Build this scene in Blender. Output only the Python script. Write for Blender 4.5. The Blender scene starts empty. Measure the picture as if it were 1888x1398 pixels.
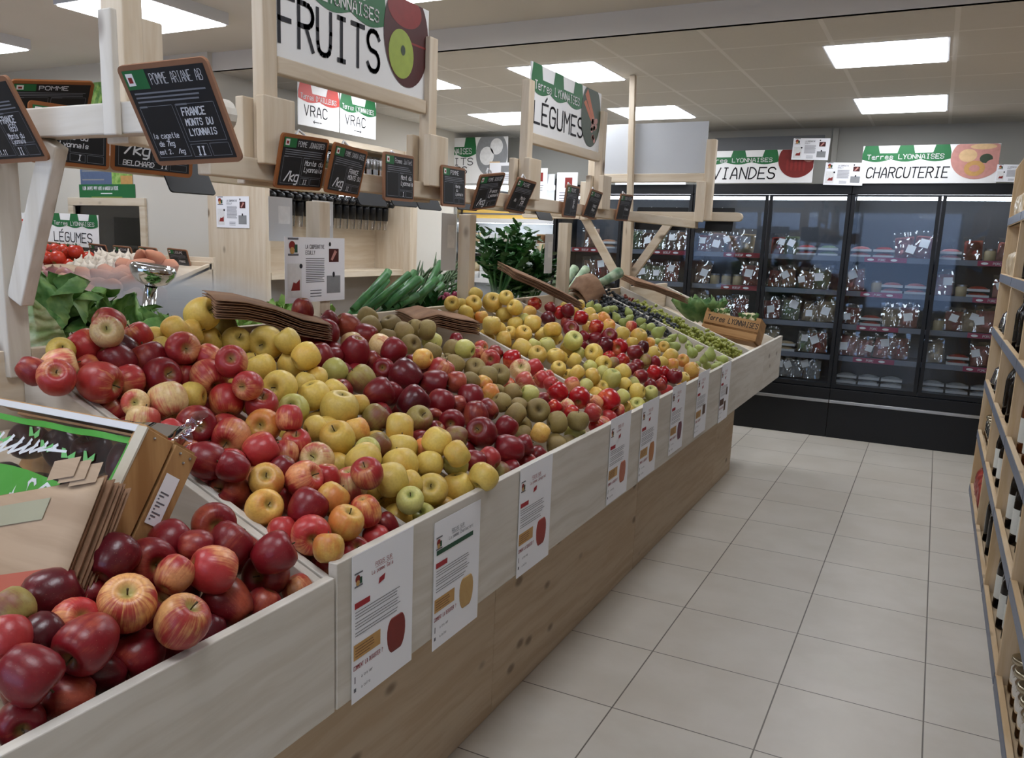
import bpy, math, random
from mathutils import Vector, Matrix, noise
random.seed(7)
S = bpy.context.scene
COL = S.collection
V = Vector
# ---------------------------------------------------------------- camera, world, exposure
cam = bpy.data.cameras.new('camera'); co = bpy.data.objects.new('camera', cam); COL.objects.link(co)
_r = V((0.879955, 0.474053, 0.030866)); _u = V((-0.115866, 0.151155, 0.981696)); _f = V((-0.460710, 0.867425, -0.187936))
M = Matrix((( _r.x, _u.x, -_f.x, 0), (_r.y, _u.y, -_f.y, 0), (_r.z, _u.z, -_f.z, 0), (0, 0, 0, 1)))
M.translation = (0, 0, 1.485)
co.matrix_world = M
cam.sensor_fit = 'HORIZONTAL'; cam.sensor_width = 36; cam.lens = 1549.18 / 1888 * 36
cam.shift_x = (944 - 885.94) / 1888; cam.shift_y = (740.55 - 699) / 1888
cam.clip_start = .02; cam.clip_end = 60
S.camera = co
w = bpy.data.worlds.new('world'); S.world = w; w.use_nodes = True
bg = w.node_tree.nodes['Background']; bg.inputs[0].default_value = (.45, .60, 1, 1); bg.inputs[1].default_value = 3.3
S.view_settings.view_transform = 'Standard'; S.view_settings.look = 'None'; S.view_settings.gamma = 1
S.view_settings.use_curve_mapping = False
S.view_settings.exposure = 0.0
LAMP = 12.5          # radiance of the ceiling diffusers
S.cycles.max_bounces = 8; S.cycles.transparent_max_bounces = 24; S.cycles.caustics_reflective = False; S.cycles.caustics_refractive = False
# ---------------------------------------------------------------- materials
def lin(h):
    if not isinstance(h, str): return (*h, 1) if len(h) == 3 else h
    h = h.lstrip('#'); o = []
    for i in (0, 2, 4):
        c = int(h[i:i+2], 16) / 255; o.append(c / 12.92 if c <= .04045 else ((c + .055) / 1.055) ** 2.4)
    return (*o, 1)
class NT:
    def __init__(s, name):
        s.m = bpy.data.materials.new(name); s.m.use_nodes = True; s.t = s.m.node_tree; s.b = s.t.nodes['Principled BSDF']
    def n(s, ty, **k):
        x = s.t.nodes.new('ShaderNode' + ty)
        for a, b in k.items():
            if a[0] == '_': x.inputs[int(a[1:])].default_value = b
            else: setattr(x, a, b)
        return x
    def l(s, a, b): s.t.links.new(a, b)
    def math(s, op, a, b=None, c=None):
        x = s.n('Math', operation=op)
        for i, q in enumerate((a, b, c)):
            if q is None: continue
            if isinstance(q, (int, float)): x.inputs[i].default_value = q
            else: s.l(q, x.inputs[i])
        return x.outputs[0]
    def mix(s, f, a, b, mode='MIX'):
        x = s.n('Mix', data_type='RGBA', blend_type=mode)
        for q, i in ((f, 0), (a, 6), (b, 7)):
            if isinstance(q, (int, float)): x.inputs[i].default_value = q
            elif isinstance(q, tuple): x.inputs[i].default_value = q
            else: s.l(q, x.inputs[i])
        return x.outputs[2]
    def ramp(s, f, lo, hi):
        x = s.n('MapRange', _1=lo, _2=hi); x.interpolation_type = 'SMOOTHSTEP'; s.l(f, x.inputs[0]); return x.outputs[0]
    def obj(s): return s.n('TexCoord').outputs['Object']
    def map(s, v, sc=(1, 1, 1), loc=(0, 0, 0)):
        x = s.n('Mapping'); x.inputs['Scale'].default_value = sc; x.inputs['Location'].default_value = loc; s.l(v, x.inputs[0]); return x.outputs[0]
    def noise(s, v, sc=5, d=2, r=.5, out=0):
        x = s.n('TexNoise'); x.inputs['Scale'].default_value = sc; x.inputs['Detail'].default_value = d; x.inputs['Roughness'].default_value = r; s.l(v, x.inputs['Vector']); return x.outputs[out]
    def bump(s, h, st=.2, d=.002):
        x = s.n('Bump'); x.inputs['Strength'].default_value = st; x.inputs['Distance'].default_value = d; s.l(h, x.inputs['Height']); s.l(x.outputs[0], s.b.inputs['Normal'])
    def set(s, col=None, rough=None, metal=None, spec=None):
        if col is not None:
            if isinstance(col, tuple): s.b.inputs['Base Color'].default_value = col
            else: s.l(col, s.b.inputs['Base Color'])
        if rough is not None: s.b.inputs['Roughness'].default_value = rough
        if metal is not None: s.b.inputs['Metallic'].default_value = metal
        if spec is not None: s.b.inputs['Specular IOR Level'].default_value = spec
        return s.m
def plain(name, col, rough=.55, metal=0, var=.06, sc=8, spec=.4):
    t = NT(name); c = lin(col); d = tuple(x * (1 - var * 2.2) for x in c[:3]) + (1,)
    f = t.noise(t.obj(), sc, 3)
    return t.set(t.mix(f, d, tuple(min(1, x * (1 + var)) for x in c[:3]) + (1,)), rough, metal, spec)
def wood(name, axis, c1, c2, knots=True, kd=.8, rough=.6):
    t = NT(name); o = t.obj()
    ir = t.n('ObjectInfo').outputs['Random']; cmb = t.n('CombineXYZ'); t.l(t.math('MULTIPLY', ir, 37), cmb.inputs[0]); t.l(t.math('MULTIPLY', ir, 11), cmb.inputs[1])
    va = t.n('VectorMath', operation='ADD'); t.l(o, va.inputs[0]); t.l(cmb.outputs[0], va.inputs[1]); o = va.outputs[0]
    sc = [28, 28, 28]; sc['XYZ'.index(axis)] = 1.6
    wob = t.noise(t.map(o, (2, 2, 2)), 1.5, 2, out=1)
    vm = t.n('VectorMath', operation='MULTIPLY_ADD'); t.l(wob, vm.inputs[0]); vm.inputs[1].default_value = (.05, .05, .05); t.l(o, vm.inputs[2])
    g = t.noise(t.map(vm.outputs[0], tuple(sc)), 1, 4, .6)
    g2 = t.noise(t.map(o, tuple(x * .18 if x > 2 else .6 for x in sc)), 1, 2)
    col = t.mix(t.ramp(g, .35, .68), lin(c1), lin(c2))
    col = t.mix(t.math('MULTIPLY', t.ramp(g2, .4, .75), .35), col, lin(c2))
    if knots:
        ks = [9, 9, 9]; ks['XYZ'.index(axis)] = 5.0
        vo = t.n('TexVoronoi'); vo.inputs['Scale'].default_value = 1; t.l(t.map(o, tuple(ks)), vo.inputs['Vector'])
        gate = t.math('GREATER_THAN', t.n('SeparateColor').outputs[0], .5)
        sp = gate.node.inputs[0].links[0].from_node; t.l(vo.outputs['Color'], sp.inputs[0])
        k = t.math('MULTIPLY', t.math('SUBTRACT', 1, t.ramp(vo.outputs['Distance'], .07, .2)), gate)
        col = t.mix(t.math('MULTIPLY', k, kd), col, lin('4a3324'))
    col = t.mix(t.math('MULTIPLY', ir, .12), col, lin('8a7560'))
    t.bump(g, .15, .001)
    return t.set(col, rough, 0, .3)
PINE = {a: wood('pine_' + a, a, 'dccfbb', 'cdbba1') for a in 'XYZ'}
BASE = {a: wood('base_pine_' + a, a, 'd3c1a8', 'c4ad90', kd=.6) for a in 'XYZ'}
LIME = {a: wood('whitewashed_pine_' + a, a, 'd8d3ca', 'c9c2b6', kd=.65) for a in 'XYZ'}
CRATE = {a: wood('crate_wood_' + a, a, 'bb915f', '9c7144', kd=.3) for a in 'XYZ'}
RACK = {a: wood('rack_wood_' + a, a, 'dac3a2', 'c9ab82', kd=.4) for a in 'XYZ'}
FRAMEW = plain('frame_wood', '8f654a', .55, sc=30); FRAMEO = plain('frame_orange_wood', '93592f', .5, sc=30)
SLATE = plain('slate', '16171b', .55, var=.12, sc=14)
CHALK = plain('chalk', 'e2e4ea', .9); CHALKD = plain('faint_chalk', '7d8088', .9)
PAPER = plain('paper', 'f2f3f8', .7, var=.02, sc=3); PAPERG = plain('plastic_sleeve', 'cfd0d2', .35, var=.02, sc=3)
INK = plain('ink', '24242a', .7); INKG = plain('grey_ink', '6a6a72', .7); INKR = plain('red_ink', 'a32b33', .7); INKO = plain('orange_ink', 'c07a3c', .7)
GREEN = plain('sign_green', '1f6a3a', .5); DGREEN = plain('dark_green', '22503a', .55); RED = plain('sign_red', 'c8382a', .5); WHITE = plain('sign_white', 'ececec', .45, var=.015)
BLACK = plain('black_metal', '0c0d10', .38, var=.1); BLACKP = plain('black_plastic', '101114', .3, var=.1)
STEEL = plain('steel', 'b4b6b8', .28, 1, var=.05); CHROME = plain('chrome', 'd5d7da', .06, 1, var=.01)
GREYP = plain('grey_strip', '6e7482', .5); WPLAST = plain('white_plastic', 'dcdde0', .4, var=.02)
KRAFT = wood('kraft_paper', 'Y', '98755a', '7f5f48', False, rough=.8); KRAFTL = wood('pale_kraft_paper', 'X', 'b89f85', 'a68d74', False, rough=.8)
def glass(name, tint=(1, 1, 1), refl=.05, alpha_glossy=1.0):
    t = NT(name); tr = t.n('BsdfTransparent'); tr.inputs[0].default_value = (*tint, 1); gl = t.n('BsdfGlossy'); gl.inputs['Roughness'].default_value = .03
    fr = t.n('LayerWeight'); fr.inputs[0].default_value = .35
    f = t.math('ADD', t.math('MULTIPLY', fr.outputs['Fresnel'], alpha_glossy), refl)
    mx = t.n('MixShader'); t.l(f, mx.inputs[0]); t.l(tr.outputs[0], mx.inputs[1]); t.l(gl.outputs[0], mx.inputs[2])
    t.l(mx.outputs[0], t.t.nodes['Material Output'].inputs[0]); return t.m
GLASS = glass('fridge_glass', (.9, .93, .95), .015, .45); FILM = glass('clear_film', (.93, .93, .95), .10); CLEAR = glass('clear_plastic', (.9, .9, .9), .12)
WINGLASS = glass('window_glass', (.9, .93, .92), .08)
def emit(name, col, st):
    t = NT(name); t.b.inputs['Emission Color'].default_value = lin(col); t.b.inputs['Emission Strength'].default_value = st; t.set(lin('ffffff'), .5); return t.m
DIFF = emit('lamp_diffuser', 'f4f8ff', LAMP); TUBE = emit('fridge_tube', 'f2f7ff', 15.0)
def applemat(name, base, blush, thr, soft, streak, cav, rough=.34, dots=.25, val=.3):
    t = NT(name); o = t.obj(); ir = t.n('ObjectInfo').outputs['Random']
    cx = t.n('CombineXYZ'); t.l(t.math('MULTIPLY', ir, 91), cx.inputs[0]); t.l(t.math('MULTIPLY', ir, 53), cx.inputs[1])
    va = t.n('VectorMath', operation='ADD'); t.l(o, va.inputs[0]); t.l(cx.outputs[0], va.inputs[1])
    sp = t.n('SeparateXYZ'); t.l(o, sp.inputs[0]); x, y, z = sp.outputs
    rad = t.math('SQRT', t.math('ADD', t.math('MULTIPLY', x, x), t.math('MULTIPLY', y, y)))
    rs = t.math('ADD', rad, .05)
    pv = t.n('CombineXYZ'); t.l(t.math('DIVIDE', x, rs), pv.inputs[0]); t.l(t.math('DIVIDE', y, rs), pv.inputs[1]); t.l(t.math('ADD', t.math('MULTIPLY', z, .07), t.math('MULTIPLY', ir, 9)), pv.inputs[2])
    st = t.noise(pv.outputs[0], 9, 3, .65)
    bl = t.noise(va.outputs[0], .85, 2)
    m = t.math('ADD', bl, t.math('MULTIPLY', x, .16))
    m = t.math('ADD', m, t.math('MULTIPLY', t.math('SUBTRACT', st, .5), streak))
    m = t.math('ADD', m, t.math('MULTIPLY', t.math('SUBTRACT', ir, .5), .22))
    m = t.ramp(m, thr - soft, thr + soft)
    col = t.mix(m, lin(base), lin(blush))
    fine = t.noise(va.outputs[0], 7, 3)
    col = t.mix(t.math('MULTIPLY', t.ramp(fine, .35, .7), .22), col, tuple(c * .55 for c in lin(blush)[:3]) + (1,))
    vo = t.n('TexVoronoi'); vo.inputs['Scale'].default_value = 8.5; t.l(va.outputs[0], vo.inputs['Vector'])
    dm = t.math('MULTIPLY', t.math('SUBTRACT', 1, t.ramp(vo.outputs['Distance'], .05, .12)), dots)
    col = t.mix(dm, col, lin('e2cf9a'))
    cv = t.math('MULTIPLY', t.math('SUBTRACT', 1, t.ramp(rad, .1, .42)), t.ramp(t.math('ABSOLUTE', z), .35, .6))
    col = t.mix(t.math('MULTIPLY', cv, .8), col, lin(cav))
    hs = t.n('HueSaturation'); t.l(col, hs.inputs['Color']); t.l(t.math('ADD', 1 - val / 2, t.math('MULTIPLY', t.math('FRACT', t.math('MULTIPLY', ir, 17.3)), val)), hs.inputs['Value'])
    t.bump(fine, .05, .01)
    return t.set(hs.outputs[0], rough, 0, .45)
AP = {
 'R': applemat('skin_deep_red', 'a64e38', '78161f', .34, .16, .35, '8d7440'),
 'D': applemat('skin_dark_red', '6d1d24', '4e1019', .4, .2, .2, '6c4a35', .28),
 'B': applemat('skin_red_orange', 'd99a5c', 'a92c2c', .37, .18, .5, 'a08a4c'),
 'P': applemat('skin_pink_red', 'dd9a68', 'ae3435', .40, .16, .55, 'a58a50'),
 'S': applemat('skin_striped', 'd8a063', 'a23330', .45, .2, .9, '9c9a58', .36),
 'C': applemat('skin_cream_pink', 'e2c58c', 'c2564a', .60, .14, .5, 'a9a45e'),
 'O': applemat('skin_orange', 'e0b45c', 'd2803f', .56, .18, .3, '9a8745', .38),
 'Y': applemat('skin_yellow', 'd9bd60', 'd3a548', .62, .22, .1, '8d7c3a', .42, .12, .22),
 'A': applemat('skin_green_yellow', 'c9c374', 'bdb862', .55, .2, .1, '7d8a45', .4, .15),
 'T': applemat('skin_olive', '9a8a4c', '84503a', .60, .18, .3, '7a6a3c', .45),
 'G': applemat('skin_russet', '98854f', '8a7446', .5, .25, .1, '6f5c38', .6, .1, .3),
 'Q': applemat('skin_bright_red', 'd0623a', 'a8181f', .32, .14, .3, '9b7b40', .24),
 'E': applemat('skin_pear_green', 'a3ad62', '8f9a50', .5, .25, .1, '6c6a3a', .45, .3),
}
STEMM = plain('fruit_stem', '4b3c22', .8); CALYX = plain('calyx', '3a3020', .9)
# ---------------------------------------------------------------- mesh helpers
class MB:
    def __init__(s): s.v = []; s.f = []; s.mi = []
    def add(s, vs, fs, mi=0):
        n = len(s.v); s.v += [tuple(p) for p in vs]; s.f += [tuple(i + n for i in f) for f in fs]; s.mi += [mi] * len(fs); return s
    def box(s, x0, x1, y0, y1, z0, z1, mi=0):
        return s.add([(x, y, z) for x in (x0, x1) for y in (y0, y1) for z in (z0, z1)], [(0, 1, 3, 2), (4, 6, 7, 5), (0, 4, 5, 1), (2, 3, 7, 6), (0, 2, 6, 4), (1, 5, 7, 3)], mi)
    def obox(s, c, u, v, w, mi=0):  # half vectors
        c, u, v, w = V(c), V(u), V(v), V(w)
        return s.add([c + u * a + v * b + w * d for a in (-1, 1) for b in (-1, 1) for d in (-1, 1)], [(0, 1, 3, 2), (4, 6, 7, 5), (0, 4, 5, 1), (2, 3, 7, 6), (0, 2, 6, 4), (1, 5, 7, 3)], mi)
    def bar(s, p, q, a, b, side=(0, 1, 0), mi=0):
        p, q = V(p), V(q); d = (q - p).normalized(); sd = V(side); sd = (sd - d * sd.dot(d)).normalized(); w = d.cross(sd)
        return s.obox((p + q) / 2, (q - p) / 2, sd * a / 2, w * b / 2, mi)
    def prism(s, pts, ax, a, b, mi=0):  # 2D pts extruded along axis ax from a to b
        def P(p, t):
            q = [0, 0, 0]; q[ax] = t; r = [i for i in range(3) if i != ax]; q[r[0]], q[r[1]] = p; return q
        n = len(pts)
        return s.add([P(p, a) for p in pts] + [P(p, b) for p in pts], [tuple(range(n))[::-1], tuple(range(n, 2 * n))] + [(i, (i + 1) % n, n + (i + 1) % n, n + i) for i in range(n)], mi)
    def tube(s, pts, r, n=8, mi=0, cap=True):
        pts = [V(p) for p in pts]; R_ = r if isinstance(r, (list, tuple)) else [r] * len(pts); vs = []
        up = V((.13, .31, .94)); 
        for i, p in enumerate(pts):
            d = (pts[min(i + 1, len(pts) - 1)] - pts[max(i - 1, 0)]).normalized()
            a = d.cross(up); a = a.normalized() if a.length > 1e-3 else d.orthogonal().normalized(); b = d.cross(a)
            vs += [p + (a * math.cos(k * 2 * math.pi / n) + b * math.sin(k * 2 * math.pi / n)) * R_[i] for k in range(n)]
        fs = [(i * n + k, i * n + (k + 1) % n, (i + 1) * n + (k + 1) % n, (i + 1) * n + k) for i in range(len(pts) - 1) for k in range(n)]
        if cap: fs += [tuple(range(n))[::-1], tuple((len(pts) - 1) * n + k for k in range(n))]
        return s.add(vs, fs, mi)
    def lathe(s, prof, n=16, o=(0, 0, 0), mi=0, mod=None, M=None):
        vs = []; fs = []; o = V(o)
        for j, (r, z) in enumerate(prof):
            for k in range(n):
                a = k * 2 * math.pi / n; rr = r * (mod(a, z) if mod else 1); p = V((rr * math.cos(a), rr * math.sin(a), z)); vs.append((M @ p if M else p) + o)
        for j in range(len(prof) - 1):
            for k in range(n): fs.append((j * n + (k + 1) % n, j * n + k, (j + 1) * n + k, (j + 1) * n + (k + 1) % n))
        return s.add(vs, fs, mi)
    def grid(s, fn, nu, nv, mi=0):
        return s.add([fn(i / nu, j / nv) for i in range(nu + 1) for j in range(nv + 1)], [(i * (nv + 1) + j, (i + 1) * (nv + 1) + j, (i + 1) * (nv + 1) + j + 1, i * (nv + 1) + j + 1) for i in range(nu) for j in range(nv)], mi)
    def ball(s, c, r, n=10, m=7, mi=0, sq=(1, 1, 1)):
        return s.lathe([(max(1e-4, math.sin(math.pi * j / m)) * r, -math.cos(math.pi * j / m) * r) for j in range(m + 1)][::-1], n, c, mi, M=Matrix.Diagonal((*sq, 1)).to_3x3())
    def mesh(s, name, mats, smooth=False):
        me = bpy.data.meshes.new(name); me.from_pydata(s.v, [], s.f)
        for m in (mats if isinstance(mats, (list, tuple)) else [mats]): me.materials.append(m)
        for p, i in zip(me.polygons, s.mi): p.material_index = i; p.use_smooth = smooth
        me.update(); return me
    def build(s, name, mats, parent=None, smooth=False, bevel=0, solid=0, mat=None):
        o = link(name, s.mesh(name, mats, smooth), parent)
        if mat is not None: o.matrix_basis = mat
        if solid: md = o.modifiers.new('solid', 'SOLIDIFY'); md.thickness = solid; md.offset = 0
        if bevel: md = o.modifiers.new('bevel', 'BEVEL'); md.width = bevel; md.segments = 2; md.limit_method = 'ANGLE'
        return o
def link(name, data=None, parent=None):
    o = bpy.data.objects.new(name, data); COL.objects.link(o)
    if parent is not None: o.parent = parent
    return o
LABELS = {}
def tag(o, label, cat, group=None, kind=None):
    if label in LABELS: print('DUPLICATE LABEL', label)
    if not 4 <= len(label.split()) <= 16: print('LABEL LENGTH', len(label.split()), label)
    LABELS[label] = 1
    o['label'] = label; o['category'] = cat
    if group: o['group'] = group
    if kind: o['kind'] = kind
    return o
def empty(name, loc=(0, 0, 0), rot=None):
    o = link(name); o.location = loc; o.empty_display_size = .05
    if rot is not None: o.rotation_euler = rot
    return o
def struct(o): o['kind'] = 'structure'; return o
def dup(o, parent=None):
    c = o.copy(); COL.objects.link(c)
    if parent is not None: c.parent = parent
    for k in ('label', 'category', 'group'):
        if k in c and parent is None: del c[k]
    for ch in o.children: dup(ch, c)
    return c
def frm(c, u, v):
    u = V(u).normalized(); v = V(v); v = (v - u * v.dot(u)).normalized(); n = u.cross(v)
    m = Matrix((u, v, n)).transposed().to_4x4(); m.translation = c; return m
ORD = 'zeroth first second third fourth fifth sixth seventh eighth ninth tenth eleventh twelfth thirteenth fourteenth fifteenth sixteenth seventeenth eighteenth nineteenth twentieth twenty-first twenty-second twenty-third twenty-fourth twenty-fifth'.split()
# ---------------------------------------------------------------- lettering: single-line glyphs on a 4 x 6 grid
G = {k: v.split('|') for k, v in {
'A': '00 15 26 35 40|12 32', 'B': '00 06 36 45 44 33 03|33 42 41 30 00', 'C': '45 36 16 05 01 10 30 41', 'D': '00 06 26 44 42 20 00', 'E': '46 06 00 40|03 33', 'F': '46 06 00|03 33',
'G': '45 36 16 05 01 10 30 41 43 23', 'H': '00 06|40 46|03 43', 'I': '20 26|10 30|16 36', 'J': '46 41 30 10 01', 'K': '00 06|46 03 40', 'L': '06 00 40', 'M': '00 06 23 46 40', 'N': '00 06 40 46',
'O': '10 01 05 16 36 45 41 30 10', 'P': '00 06 36 45 44 33 03', 'Q': '10 01 05 16 36 45 41 30 10|22 40', 'R': '00 06 36 45 44 33 03|23 40', 'S': '45 36 16 05 04 13 33 42 41 30 10 01', 'T': '06 46|26 20',
'U': '06 01 10 30 41 46', 'V': '06 20 46', 'W': '06 10 23 30 46', 'X': '06 40|00 46', 'Y': '06 23 46|23 20', 'Z': '06 46 00 40', 'É': '46 06 00 40|03 33|27 38', "'": '26 24', '-': '13 33', '.': '20 21', '/': '00 46', '(': '36 24 22 30', ')': '16 24 22 10', '?': '05 16 36 45 44 23 22|20 21',
'0': '10 01 05 16 36 45 41 30 10', '1': '15 26 20', '2': '05 16 36 45 44 00 40', '3': '05 16 36 45 44 33 42 41 30 10 01', '4': '30 36 02 42', '6': '36 16 05 01 10 30 41 43 33 03', '7': '06 46 10', '9': '10 30 41 45 36 16 05 04 13 43',
'a': '14 34 43 40 10 01 12 42', 'c': '43 34 14 03 01 10 40', 'd': '46 40 10 01 03 14 44', 'e': '02 42 43 34 14 03 01 10 40', 'g': '44 4a 3b 1b|44 14 03 01 10 40', 'i': '24 20|25 26', 'k': '06 00|44 02 40', 'l': '26 20', 'm': '00 04|03 14 23 20|23 34 43 40', 'n': '00 04|03 14 34 43 40',
'o': '10 01 03 14 34 43 41 30 10', 'p': '0b 04 34 43 41 30 00', 'r': '00 04|02 14 34', 's': '43 34 14 03 12 32 41 30 10 01', 't': '26 21 30 40|14 34', 'u': '04 01 10 30 41|44 40', 'y': '04 21|44 1b', 'v': '04 20 44', 'f': '36 26 15 10|04 24', 'h': '06 00|03 14 34 43 40', 'b': '06 00 30 41 43 34 04', 'z': '04 44 00 40',
'>': '03 43|34 43 32', '<': '03 43|14 03 12'}.items()}
def text(s, x, y, h, w=None, sx=.8, slant=0, gap=1.5, center=False):
    """quads (2D) of single-line lettering; h cap height, w stroke width"""
    u = h / 6; w = w or h * .11; q = []; adv = (4 * sx + gap) * u
    if center: x -= (len(s) * adv - gap * u) / 2
    for ch in s:
        for st in G.get(ch, []):
            P = []
            for t in st.split():
                yy = {'a': -1, 'b': -2}.get(t[1]); yy = int(t[1]) if yy is None else yy
                P.append(V((x + int(t[0]) * u * sx + slant * yy * u, y + yy * u)))
            if h > .05 and len(P) > 2:
                Q = [P[0]]
                for a, p, b in zip(P, P[1:], P[2:]):
                    if (p - a).angle(b - p) < 1.25: Q += [p + (a - p) * .45, p * .55 + (a + b - p * 2) * .11 + p * .45, p + (b - p) * .45]
                    else: Q.append(p)
                P = Q + [P[-1]]
            for a, b in zip(P, P[1:]):
                d = (b - a); L = d.length
                if L < 1e-7: continue
                d /= L; n = V((-d.y, d.x)) * w / 2; e = d * w / 2.4
                q.append([a - e - n, b + e - n, b + e + n, a - e + n])
        x += adv
    return q
def rect(x0, y0, x1, y1): return [(x0, y0), (x1, y0), (x1, y1), (x0, y1)]
def disc(cx, cy, rx, ry=None, n=28, a0=0, a1=2 * math.pi): return [(cx + rx * math.cos(a0 + (a1 - a0) * i / n), cy + (ry or rx) * math.sin(a0 + (a1 - a0) * i / n)) for i in range(n + (0 if a1 - a0 > 6.2 else 1))]
def lines(x0, x1, y, n, dy, h, rag=.15):
    return [rect(x0, y - i * dy, x1 - (x1 - x0) * rag * random.random() * (3 if i % 4 == 3 else 1), y - i * dy + h) for i in range(n)]
def ink(parent, name, polys, mat, z):
    m = MB()
    for p in polys: m.add([(a[0], a[1], z) for a in p], [tuple(range(len(p)))])
    return m.build(name, mat, parent)
def panel(name, c, u, v, wd, ht, th, mat, bevel=0, parent=None):
    m = MB(); m.box(-wd / 2, wd / 2, -ht / 2, ht / 2, -th, 0)
    return m.build(name, mat, parent, bevel=bevel, mat=frm(c, u, v))
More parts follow.
